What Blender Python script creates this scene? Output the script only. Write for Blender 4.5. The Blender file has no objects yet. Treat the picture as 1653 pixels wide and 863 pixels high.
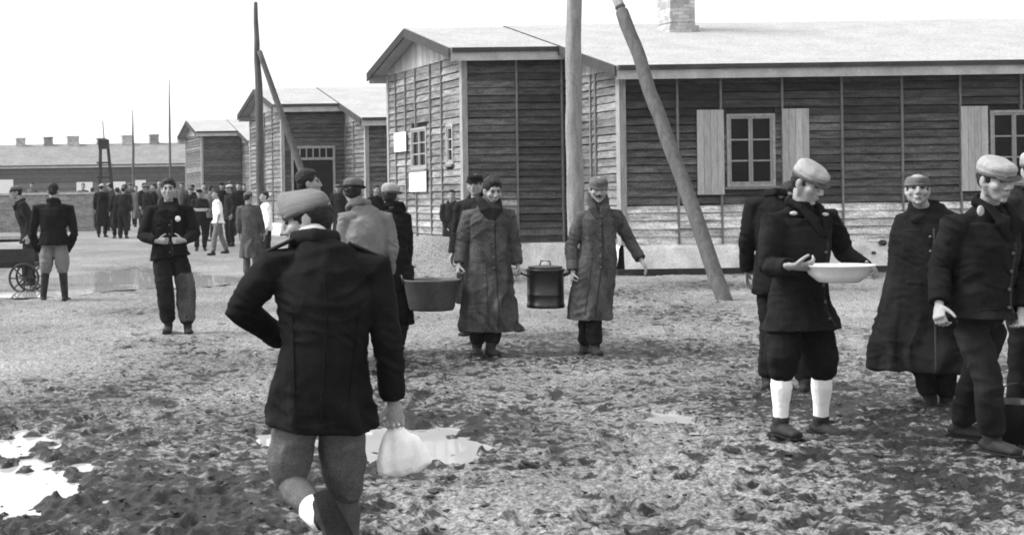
import bpy, bmesh, math, random
import numpy as np
from mathutils import Vector, Matrix, noise
R = math.radians
random.seed(7)
S = bpy.context.scene
COL = S.collection
# ---------------------------------------------------------------- camera
F, PX, PY, ROLL, H = 2200.0, 450.0, 322.0, R(0.8), 1.5
cd = bpy.data.cameras.new('camera'); cam = bpy.data.objects.new('camera', cd); COL.objects.link(cam)
cd.sensor_width = 36; cd.lens = F / 1653 * 36
cd.shift_x = (826.5 - PX) / 1653; cd.shift_y = -(431.5 - PY) / 1653
cd.clip_start = .1; cd.clip_end = 2000
c_, s_ = math.cos(ROLL), math.sin(ROLL)
cam.matrix_world = Matrix(((c_, s_, 0, 0), (0, 0, -1, 0), (-s_, c_, 0, H), (0, 0, 0, 1)))
S.camera = cam
# ---------------------------------------------------------------- light
SUN_AZ, SUN_EL = R(-80), R(48)          # azimuth measured from +Y towards +X
w = bpy.data.worlds.new('World'); S.world = w; w.use_nodes = True
nt = w.node_tree; bg = nt.nodes['Background']
sky = nt.nodes.new('ShaderNodeTexSky'); sky.sky_type = 'NISHITA'; sky.sun_disc = False
sky.sun_elevation = SUN_EL; sky.sun_rotation = SUN_AZ; sky.dust_density = 4; sky.air_density = 1
bw = nt.nodes.new('ShaderNodeRGBToBW')
mx = nt.nodes.new('ShaderNodeMath'); mx.operation = 'MAXIMUM'; mx.inputs[1].default_value = 3.7      # bright even overcast
nt.links.new(sky.outputs[0], bw.inputs[0]); nt.links.new(bw.outputs[0], mx.inputs[0]); nt.links.new(mx.outputs[0], bg.inputs[0]); bg.inputs[1].default_value = .15
sd = bpy.data.lights.new('sun', 'SUN'); sun = bpy.data.objects.new('sun', sd); COL.objects.link(sun)
sd.energy = 1.3; sd.angle = R(22); sd.color = (1, 1, 1)
d = Vector((math.sin(SUN_AZ) * math.cos(SUN_EL), math.cos(SUN_AZ) * math.cos(SUN_EL), math.sin(SUN_EL)))
sun.rotation_euler = d.to_track_quat('Z', 'Y').to_euler()
S.view_settings.view_transform = 'Standard'; S.view_settings.look = 'None'
S.view_settings.gamma = 1; S.view_settings.exposure = 1.15
S.render.engine = 'CYCLES'
S.cycles.filter_width = 1.8
# ---------------------------------------------------------------- photo geometry helpers
def px(x, y, Z):
    dx, dy = x - PX, y - PY
    return Vector(((dx * c_ - dy * s_) / F * Z, Z, H + (-dx * s_ - dy * c_) / F * Z))
def smooth(a, b, t):
    t = max(0, min(1, (t - a) / (b - a))); return t * t * (3 - 2 * t)
MOUND = [(2.75, 26.2, 1.3, 1.0, .7), (1.7, 27.6, 1.2, .9, .55), (2.2, 29.5, .9, 1.6, .5), (3.6, 26.3, .6, .5, .15)]
def gh(X, Y):
    h = .02 * max(0, Y - 30) if Y > 30 else 0
    h = min(h, .9)
    for mx, my, a, b, k in MOUND:
        r = ((X - mx) / a) ** 2 + ((Y - my) / b) ** 2
        if r < 6: h += k * math.exp(-r)
    return h
# ---------------------------------------------------------------- object helpers
def tag(o, label=None, cat=None, group=None, kind=None):
    if label: o['label'] = label
    if cat: o['category'] = cat
    if group: o['group'] = group
    if kind: o['kind'] = kind
    return o
def empty(name, loc):
    o = bpy.data.objects.new(name, None); COL.objects.link(o); o.location = loc; o.empty_display_size = .2; return o
def link(name, me, mat, parent=None, loc=None, smoothed=False):
    o = bpy.data.objects.new(name, me); COL.objects.link(o)
    if mat: me.materials.append(mat)
    if parent: o.parent = parent
    if loc is not None: o.location = loc
    if smoothed: me.polygons.foreach_set('use_smooth', [True] * len(me.polygons))
    return o
def obj(name, bm, mat, parent=None, loc=None, smoothed=False):
    me = bpy.data.meshes.new(name)
    if name != 'puddle': bmesh.ops.recalc_face_normals(bm, faces=bm.faces[:])
    bm.to_mesh(me); bm.free()
    return link(name, me, mat, parent, loc, smoothed)
def box(bm, lo, hi, M=None, f=None):
    vs = []
    for z in (lo[2], hi[2]):
        for x, y in ((lo[0], lo[1]), (hi[0], lo[1]), (hi[0], hi[1]), (lo[0], hi[1])):
            v = Vector((x, y, z))
            if f: v = f(v)
            if M: v = M @ v
            vs.append(bm.verts.new(v))
    fs = []
    for q in ((0, 3, 2, 1), (4, 5, 6, 7), (0, 1, 5, 4), (1, 2, 6, 5), (2, 3, 7, 6), (3, 0, 4, 7)):
        fs.append(bm.faces.new([vs[i] for i in q]))
    return fs
def tube(bm, pts, radii, xa=None, n=16, cap=True):
    """closed tube; radii floats or (a,b) with a along xa"""
    pts = [Vector(p) for p in pts]
    rr = [(r, r) if not isinstance(r, (tuple, list)) else r for r in radii]
    P, RR, T = [], [], []
    N = len(pts)
    for i in range(N):
        t = (pts[min(i + 1, N - 1)] - pts[max(i - 1, 0)])
        if t.length < 1e-9: t = Vector((0, 0, 1))
        T.append(t.normalized())
    if cap:
        for k, sgn in ((0, -1), (-1, 1)): pass
        a0, b0 = rr[0]; m0 = min(a0, b0); a1, b1 = rr[-1]; m1 = min(a1, b1)
        P = [pts[0] - T[0] * m0 * .55, pts[0] - T[0] * m0 * .33] + pts + [pts[-1] + T[-1] * m1 * .33, pts[-1] + T[-1] * m1 * .55]
        RR = [(a0 * .45, b0 * .45), (a0 * .8, b0 * .8)] + rr + [(a1 * .8, b1 * .8), (a1 * .45, b1 * .45)]
        TT = [T[0], T[0]] + T + [T[-1], T[-1]]
    else: P, RR, TT = pts, rr, T
    if xa is None:
        xa = Vector((1, 0, 0)) if abs(TT[0].x) < .8 else Vector((0, 1, 0))
    xa = Vector(xa)
    rings = []
    for p, (a, b), t in zip(P, RR, TT):
        u = xa - t * xa.dot(t)
        if u.length < 1e-5: u = t.orthogonal()
        u.normalize(); v = t.cross(u)
        rings.append([bm.verts.new(p + u * (a * math.cos(2 * math.pi * k / n)) + v * (b * math.sin(2 * math.pi * k / n))) for k in range(n)])
    for A, B in zip(rings, rings[1:]):
        for k in range(n):
            bm.faces.new((A[k], A[(k + 1) % n], B[(k + 1) % n], B[k]))
    bm.faces.new(rings[0][::-1]); bm.faces.new(rings[-1])
def ball(bm, c, r, M=None, seg=14):
    if not isinstance(r, (tuple, list)): r = (r, r, r)
    mm = Matrix.Translation(Vector(c)) @ Matrix.Diagonal((r[0], r[1], r[2], 1))
    if M: mm = M @ mm
    bmesh.ops.create_uvsphere(bm, u_segments=seg, v_segments=max(6, seg // 2 + 2), radius=1, matrix=mm)
def solid(bm, vox, sm=3, fold=None):
    """fuse overlapping closed shells into one continuous skin"""
    me = bpy.data.meshes.new('t'); bmesh.ops.recalc_face_normals(bm, faces=bm.faces[:]); bm.to_mesh(me); bm.free()
    o = bpy.data.objects.new('t', me); COL.objects.link(o)
    m = o.modifiers.new('r', 'REMESH'); m.mode = 'VOXEL'; m.voxel_size = vox; m.use_smooth_shade = True
    if sm:
        m = o.modifiers.new('s', 'SMOOTH'); m.factor = .5; m.iterations = sm
    dg = bpy.context.evaluated_depsgraph_get(); dg.update()
    out = bpy.data.meshes.new_from_object(o.evaluated_get(dg))
    bpy.data.objects.remove(o); bpy.data.meshes.remove(me)
    if fold:
        n = len(out.vertices); co = np.empty(n * 3, 'f'); no = np.empty(n * 3, 'f')
        out.vertices.foreach_get('co', co); out.vertices.foreach_get('normal', no)
        co = co.reshape(-1, 3); no = no.reshape(-1, 3)
        dd = np.array([fold(Vector(map(float, v))) for v in co], 'f')
        no[:, 2] *= .4; co += no * dd[:, None]
        out.vertices.foreach_set('co', co.ravel()); out.update()
    out.materials.clear()
    return out
# ---------------------------------------------------------------- materials
def mat(name, v, var=.25, rough=.85, sc=8, fine=60, bump=.15, spec=.3, stretch=None, attr=None, metal=0, finevar=None, wet=None):
    m = bpy.data.materials.new(name); m.use_nodes = True; t = m.node_tree; b = t.nodes['Principled BSDF']
    b.inputs['Roughness'].default_value = rough; b.inputs['Specular IOR Level'].default_value = spec; b.inputs['Metallic'].default_value = metal
    tc = t.nodes.new('ShaderNodeTexCoord'); mp = t.nodes.new('ShaderNodeMapping')
    if stretch: mp.inputs['Scale'].default_value = stretch
    t.links.new(tc.outputs['Object'], mp.inputs[0])
    n1 = t.nodes.new('ShaderNodeTexNoise'); n1.inputs['Scale'].default_value = sc; n1.inputs['Detail'].default_value = 6; n1.inputs['Roughness'].default_value = .65
    n2 = t.nodes.new('ShaderNodeTexNoise'); n2.inputs['Scale'].default_value = fine; n2.inputs['Detail'].default_value = 4
    t.links.new(mp.outputs[0], n1.inputs[0]); t.links.new(mp.outputs[0], n2.inputs[0])
    def mr(src, lo, hi, a=.3, bb=.7):
        k = t.nodes.new('ShaderNodeMapRange'); k.inputs[1].default_value = a; k.inputs[2].default_value = bb
        k.inputs[3].default_value = lo; k.inputs[4].default_value = hi; t.links.new(src, k.inputs[0]); return k.outputs[0]
    def mul(a, bb):
        k = t.nodes.new('ShaderNodeMath'); k.operation = 'MULTIPLY'
        for i, s in enumerate((a, bb)):
            if isinstance(s, (int, float)): k.inputs[i].default_value = s
            else: t.links.new(s, k.inputs[i])
        return k.outputs[0]
    fv = var * .6 if finevar is None else finevar
    c = mul(mr(n1.outputs['Fac'], v * (1 - var), v * (1 + var)), mr(n2.outputs['Fac'], 1 - fv, 1 + fv))
    if attr:
        a = t.nodes.new('ShaderNodeAttribute'); a.attribute_name = attr; c = mul(c, a.outputs['Fac'])
    t.links.new(c, b.inputs['Base Color'])
    if bump:
        bp = t.nodes.new('ShaderNodeBump'); bp.inputs['Strength'].default_value = bump; bp.inputs['Distance'].default_value = .01
        t.links.new(n2.outputs['Fac'], bp.inputs['Height']); t.links.new(bp.outputs[0], b.inputs['Normal'])
    return m
M = {}
M['skin'] = mat('skin', .27, .25, .6, 20, 120, .05)
M['skin_far'] = mat('skin_far', .27, .12, .7, 20, 60, 0)
M['eye'] = mat('eye_dark', .03, .1, .3, 20, 60, 0)
M['lip'] = mat('lip', .2, .1, .6, 20, 60, 0)
M['hair'] = mat('black_hair', .012, .4, .7, 30, 160, .5)
M['black'] = mat('black_wool', .009, .6, .95, 5, 160, .3, .1)
M['dark'] = mat('dark_wool', .015, .6, .95, 5, 160, .3, .1)
M['coat'] = mat('grey_greatcoat_wool', .065, .65, .95, 5, 110, .6, .1, (1.5, 1.5, .6), finevar=.45)
M['mid'] = mat('mid_grey_wool', .1, .35, .95, 5, 150, .3, .1)
M['khaki'] = mat('dull_khaki_cloth', .1, .4, .95, 5, 110, .4, .1)
M['palecap'] = mat('pale_cap_cloth', .3, .15, .95, 14, 160, .4, .1)
M['drab'] = mat('sun_bleached_cap_cloth', .17, .15, .95, 9, 160, .4, .1)
M['tan'] = mat('faded_khaki_cloth', .16, .3, .95, 5, 150, .3, .1)
M['light'] = mat('pale_cloth', .4, .25, .95, 6, 120, .3, .1)
M['white'] = mat('white_cloth', .85, .1, .9, 6, 120, .2, .1)
M['leather'] = mat('black_leather', .015, .5, .8, 12, 90, .3, .4)
M['trim'] = mat('worn_dark_edging', .035, .4, .9, 8, 100, .2, .1)
M['badge'] = mat('badge_enamel', .7, .1, .4, 12, 90, 0)
M['wood'] = mat('weathered_boards', .095, .6, .85, 2.6, 26, .8, .2, (1, 1, 6), 'tone', finevar=.65)
M['woodv'] = mat('pale_vertical_boards', .34, .25, .85, 5, 40, .4, .2, (6, 6, .7), 'tone', finevar=.25)
M['batten'] = mat('grey_batten', .17, .3, .85, 6, 40, .4, .2, (5, 5, .8))
M['post'] = mat('pale_corner_board', .28, .3, .85, 5, 40, .4, .2, (5, 5, .8))
M['darkwood'] = mat('tarred_wood', .03, .4, .85, 6, 40, .4, .2)
M['fascia'] = mat('pale_fascia', .42, .25, .8, 3, 40, .3, .2)
M['gutter'] = mat('dark_gutter', .05, .3, .8, 3, 40, .3, .2)
M['roof'] = mat('pale_tar_paper_roof', .34, .12, .9, 1.6, 22, .5, .2, finevar=.22)
M['oldroof'] = mat('old_tar_paper_roof', .19, .2, .9, .8, 6, .5, .2, finevar=.25)
M['plinth'] = mat('whitewashed_plinth', .64, .3, .9, 2.2, 25, .8, .2, finevar=.15)
M['shutter'] = mat('pale_shutter', .4, .22, .85, 5, 40, .4, .2, (5, 5, .7), 'tone')
M['frame'] = mat('window_frame_paint', .3, .3, .7, 10, 60, .2)
M['pole'] = mat('stripped_pole_wood', .22, .35, .8, 4, 40, .5, .2, (4, 4, .6), finevar=.3)
M['polegrey'] = mat('dark_pole_wood', .085, .4, .8, 4, 40, .5, .2, (4, 4, .6), finevar=.3)
M['paper'] = mat('notice_paper', .8, .06, .8, 9, 60, 0)
M['steel'] = mat('dull_zinc', .09, .35, .5, 6, 40, .2, .5, metal=.3)
M['blacksteel'] = mat('blackened_steel', .015, .5, .35, 8, 50, .2, .5)
M['enamel'] = mat('white_enamel', .75, .08, .2, 8, 50, 0, .5)
M['mast'] = mat('mast_wood', .1, .2, .8, 8, 50, .1)
M['farwood'] = mat('far_boards', .13, .2, .9, 3, 20, .2, .2, None, 'tone')
def glass():
    m = bpy.data.materials.new('dark_window_glass'); m.use_nodes = True; b = m.node_tree.nodes['Principled BSDF']
    b.inputs['Base Color'].default_value = (.006, .006, .006, 1); b.inputs['Roughness'].default_value = .12; b.inputs['Specular IOR Level'].default_value = .12
    return m
M['glass'] = glass()
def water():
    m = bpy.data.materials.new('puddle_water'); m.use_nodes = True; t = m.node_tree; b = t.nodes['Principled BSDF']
    b.inputs['Base Color'].default_value = (.4, .4, .4, 1); b.inputs['Roughness'].default_value = .03; b.inputs['IOR'].default_value = 2.1  # pale muddy water, base raised further to stand in for reflected sky
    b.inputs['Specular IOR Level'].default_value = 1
    n = t.nodes.new('ShaderNodeTexNoise'); n.inputs['Scale'].default_value = 6
    bp = t.nodes.new('ShaderNodeBump'); bp.inputs['Strength'].default_value = .02; bp.inputs['Distance'].default_value = .005
    tc = t.nodes.new('ShaderNodeTexCoord'); t.links.new(tc.outputs['Object'], n.inputs[0])
    t.links.new(n.outputs[0], bp.inputs['Height']); t.links.new(bp.outputs[0], b.inputs['Normal']); return m
M['water'] = water()
def brick(name, v, bw_, bh, mortar, var=.3):
    m = mat(name, v, var, .9, 4, 30, .4, .2); t = m.node_tree; b = t.nodes['Principled BSDF']
    src = b.inputs['Base Color'].links[0].from_socket
    tc = t.nodes.new('ShaderNodeTexCoord'); sp = t.nodes.new('ShaderNodeSeparateXYZ'); cb = t.nodes.new('ShaderNodeCombineXYZ'); ad = t.nodes.new('ShaderNodeMath')
    t.links.new(tc.outputs['Object'], sp.inputs[0]); t.links.new(sp.outputs[0], ad.inputs[0]); t.links.new(sp.outputs[1], ad.inputs[1])
    t.links.new(ad.outputs[0], cb.inputs[0]); t.links.new(sp.outputs[2], cb.inputs[1])
    bt = t.nodes.new('ShaderNodeTexBrick'); bt.inputs['Scale'].default_value = 1; bt.inputs['Brick Width'].default_value = bw_; bt.inputs['Row Height'].default_value = bh
    bt.inputs['Mortar Size'].default_value = .008; bt.inputs['Color1'].default_value = (.7, .7, .7, 1); bt.inputs['Color2'].default_value = (1.25, 1.25, 1.25, 1)
    bt.inputs['Mortar'].default_value = (mortar, mortar, mortar, 1)
    t.links.new(cb.outputs[0], bt.inputs[0])
    mm = t.nodes.new('ShaderNodeMix'); mm.data_type = 'RGBA'; mm.blend_type = 'MULTIPLY'; mm.inputs[0].default_value = 1
    t.links.new(src, mm.inputs[6]); t.links.new(bt.outputs[0], mm.inputs[7]); t.links.new(mm.outputs[2], b.inputs['Base Color']); return m
M['brick'] = brick('yard_wall_brick', .2, .26, .085, 1.5)
M['chimney'] = brick('pale_chimney_brick', .42, .24, .075, .75, .25)
def ground_mat():
    m = bpy.data.materials.new('trodden_mud'); m.use_nodes = True; t = m.node_tree; b = t.nodes['Principled BSDF']
    L = t.links.new; N = t.nodes.new
    tc = N('ShaderNodeTexCoord')
    def no(sc, det, ro=.6, mpv=None):
        n = N('ShaderNodeTexNoise'); n.inputs['Scale'].default_value = sc; n.inputs['Detail'].default_value = det; n.inputs['Roughness'].default_value = ro
        if mpv:
            mp = N('ShaderNodeMapping'); mp.inputs['Scale'].default_value = mpv; L(tc.outputs['Object'], mp.inputs[0]); L(mp.outputs[0], n.inputs[0])
        else: L(tc.outputs['Object'], n.inputs[0])
        return n.outputs['Fac']
    def mr(s, a, bb, lo, hi):
        k = N('ShaderNodeMapRange'); k.interpolation_type = 'SMOOTHSTEP'
        for i, v in enumerate((a, bb, lo, hi)): k.inputs[i + 1].default_value = v
        L(s, k.inputs[0]); return k.outputs[0]
    def ma(op, a, bb):
        k = N('ShaderNodeMath'); k.operation = op
        for i, s in enumerate((a, bb)):
            if isinstance(s, (int, float)): k.inputs[i].default_value = s
            else: L(s, k.inputs[i])
        return k.outputs[0]
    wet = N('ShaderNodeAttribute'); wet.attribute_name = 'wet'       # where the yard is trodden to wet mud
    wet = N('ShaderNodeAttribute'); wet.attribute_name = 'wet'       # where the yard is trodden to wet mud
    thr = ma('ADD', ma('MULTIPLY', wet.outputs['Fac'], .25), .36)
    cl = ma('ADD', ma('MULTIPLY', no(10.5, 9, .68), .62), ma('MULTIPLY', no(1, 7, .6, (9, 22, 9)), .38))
    dark = mr(ma('SUBTRACT', thr, cl), -.025, .03, 0, 1)                # dark wet clods, with the shade between them painted into the colour
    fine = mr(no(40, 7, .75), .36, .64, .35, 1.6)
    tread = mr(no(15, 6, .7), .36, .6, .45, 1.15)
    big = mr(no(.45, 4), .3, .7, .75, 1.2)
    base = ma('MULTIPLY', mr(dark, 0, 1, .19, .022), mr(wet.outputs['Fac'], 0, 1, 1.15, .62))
    base = ma('MULTIPLY', base, ma('MULTIPLY', fine, big))
    # tread marks show more in wet parts
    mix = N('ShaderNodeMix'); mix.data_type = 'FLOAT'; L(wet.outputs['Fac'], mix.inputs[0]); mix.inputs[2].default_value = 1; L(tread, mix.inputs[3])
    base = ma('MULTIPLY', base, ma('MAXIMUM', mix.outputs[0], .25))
    L(base, b.inputs['Base Color'])
    L(mr(dark, .2, .9, .85, .5), b.inputs['Roughness']); b.inputs['Specular IOR Level'].default_value = .25
    bp = N('ShaderNodeBump'); bp.inputs['Strength'].default_value = .7; bp.inputs['Distance'].default_value = .02
    L(no(30, 8, .7), bp.inputs['Height']); L(bp.outputs[0], b.inputs['Normal'])
    return m
M['ground'] = ground_mat()
# ---------------------------------------------------------------- ground and puddles
PUD = []   # centre x,y half sizes
def pud(xc, y0, y1, xh):
    hz = PY - (xc - PX) * math.sin(ROLL)
    Z0 = F * H / (y1 - hz); Z1 = F * H / (y0 - hz); Zc = (Z0 + Z1) / 2
    PUD.append((px(xc, hz, Zc).x, Zc, xh / F * Zc, (Z1 - Z0) / 2))
pud(640, 684, 748, 140); pud(455, 692, 728, 45); pud(10, 695, 735, 75); pud(0, 745, 835, 120)
pud(205, 443, 462, 70); pud(85, 455, 474, 75); pud(300, 450, 462, 50); pud(1075, 664, 690, 45); pud(1560, 600, 640, 60); pud(10, 396, 402, 60)
def pudf(X, Y):
    m = 0
    for cx, cy, a, b in PUD:
        r = math.hypot((X - cx) / a, (Y - cy) / b)
        if r < 2:
            r += .55 * noise.noise(Vector((X * 2.3 / max(.3, a), Y * 2.3 / max(.5, b), 3))) + .4 * noise.noise(Vector((X * 5, Y * 3, 1))) + .2 * noise.noise(Vector((X * 15, Y * 9, 1)))
            m = max(m, smooth(1.25, .8, -r + 2.0 - 0) if False else 1 - smooth(.75, 1.15, r))
    return m
def relief(X, Y):
    v = Vector((X, Y, 0))
    a = noise.noise(v * 1.3) * .018 + noise.noise(v * 4.1) * .014
    b = noise.noise(v * 9.5)
    n3 = noise.noise(v * 22.0)
    return a + (abs(b) * -.036 + .011) + n3 * .014 + .012
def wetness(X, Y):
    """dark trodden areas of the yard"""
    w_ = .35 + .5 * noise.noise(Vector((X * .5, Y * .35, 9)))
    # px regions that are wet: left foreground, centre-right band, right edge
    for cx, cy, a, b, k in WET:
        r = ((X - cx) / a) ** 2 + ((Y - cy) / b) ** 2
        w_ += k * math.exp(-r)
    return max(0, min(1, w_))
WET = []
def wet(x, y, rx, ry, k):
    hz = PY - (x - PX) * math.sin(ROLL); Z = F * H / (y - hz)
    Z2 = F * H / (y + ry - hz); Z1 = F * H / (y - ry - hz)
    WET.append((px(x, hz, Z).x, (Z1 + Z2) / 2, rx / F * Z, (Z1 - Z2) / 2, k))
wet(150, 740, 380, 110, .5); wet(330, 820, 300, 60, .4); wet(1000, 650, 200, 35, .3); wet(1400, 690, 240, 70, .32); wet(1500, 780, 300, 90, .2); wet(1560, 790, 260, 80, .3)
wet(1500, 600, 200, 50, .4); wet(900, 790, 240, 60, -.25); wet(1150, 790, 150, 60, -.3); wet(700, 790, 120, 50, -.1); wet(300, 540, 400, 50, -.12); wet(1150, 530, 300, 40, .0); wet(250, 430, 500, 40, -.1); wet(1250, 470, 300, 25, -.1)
def build_ground():
    nr, nc = 620, 480
    ys = [3.2 * (34 / 3.2) ** (i / (nr - 1)) for i in range(nr)]
    us = [-.42 + (1.16) * j / (nc - 1) for j in range(nc)]
    verts, wets = [], []
    for Y in ys:
        for u in us:
            X = u * Y
            p = pudf(X, Y)
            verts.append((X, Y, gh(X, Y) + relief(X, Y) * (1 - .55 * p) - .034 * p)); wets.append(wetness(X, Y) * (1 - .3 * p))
    V = np.array(verts); Wt = np.array(wets); rng = np.random.RandomState(5)
    for k in range(1500):                                   # footprints trodden into the mud
        Yf = 4.2 * (20 / 4.2) ** rng.rand(); Xf = rng.uniform(-.3, .62) * Yf; a = rng.uniform(0, 6.28) if rng.rand() < .4 else rng.normal(1.2, .5)
        i0 = max(0, int(math.log(max(3.2, Yf - .25) / 3.2) / math.log(34 / 3.2) * (nr - 1))); i1 = min(nr, int(math.log((Yf + .25) / 3.2) / math.log(34 / 3.2) * (nr - 1)) + 2)
        sl = slice(i0 * nc, i1 * nc); dx = V[sl, 0] - Xf; dy = V[sl, 1] - Yf
        u_ = (dx * math.cos(a) + dy * math.sin(a)) / .15; v_ = (-dx * math.sin(a) + dy * math.cos(a)) / .058
        rr_ = u_ ** 4 + v_ ** 4; dep = rng.uniform(.008, .022)
        V[sl, 2] += -dep * np.exp(-rr_) + dep * .6 * np.exp(-((np.sqrt(u_ ** 2 + v_ ** 2) - 1.25) / .22) ** 2)
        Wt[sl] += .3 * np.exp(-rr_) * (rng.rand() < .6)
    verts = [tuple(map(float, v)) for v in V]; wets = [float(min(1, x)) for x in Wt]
    faces = [(i * nc + j, i * nc + j + 1, (i + 1) * nc + j + 1, (i + 1) * nc + j) for i in range(nr - 1) for j in range(nc - 1)]
    b0 = len(verts)
    # wide coarse sheet to the horizon: far part continues the near one, the rest lies a little below
    gx = [-900, -300, -120, -60] + [x * 2.0 for x in range(-25, 45)] + [120, 300, 900]
    gy = [-600, -100, -20, 0, 3.1] + [6 + 4.0 * k for k in range(0, 7)] + [33.2, 34, 37, 40, 44, 48, 52, 56, 60, 66, 72, 80, 90, 110, 150, 300, 1500]
    for Y in gy:
        for X in gx:
            drop = -.06 if Y < 33.5 else .0
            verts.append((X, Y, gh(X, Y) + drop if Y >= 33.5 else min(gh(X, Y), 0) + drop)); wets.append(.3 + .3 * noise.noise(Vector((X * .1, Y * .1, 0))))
    n = len(gx)
    faces += [(b0 + i * n + j, b0 + i * n + j + 1, b0 + (i + 1) * n + j + 1, b0 + (i + 1) * n + j) for i in range(len(gy) - 1) for j in range(n - 1)]
    me = bpy.data.meshes.new('ground'); me.from_pydata(verts, [], faces)
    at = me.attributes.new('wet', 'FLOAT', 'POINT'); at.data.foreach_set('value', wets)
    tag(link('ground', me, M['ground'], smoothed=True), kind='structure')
build_ground()
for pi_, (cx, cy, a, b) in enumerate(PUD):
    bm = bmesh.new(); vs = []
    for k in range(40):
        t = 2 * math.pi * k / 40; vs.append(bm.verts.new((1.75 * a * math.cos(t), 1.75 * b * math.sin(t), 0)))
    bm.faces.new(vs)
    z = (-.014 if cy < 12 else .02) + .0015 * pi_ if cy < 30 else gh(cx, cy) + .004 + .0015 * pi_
    tag(obj('puddle', bm, M['water'], None, (cx, cy, z)), kind='structure')
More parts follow.
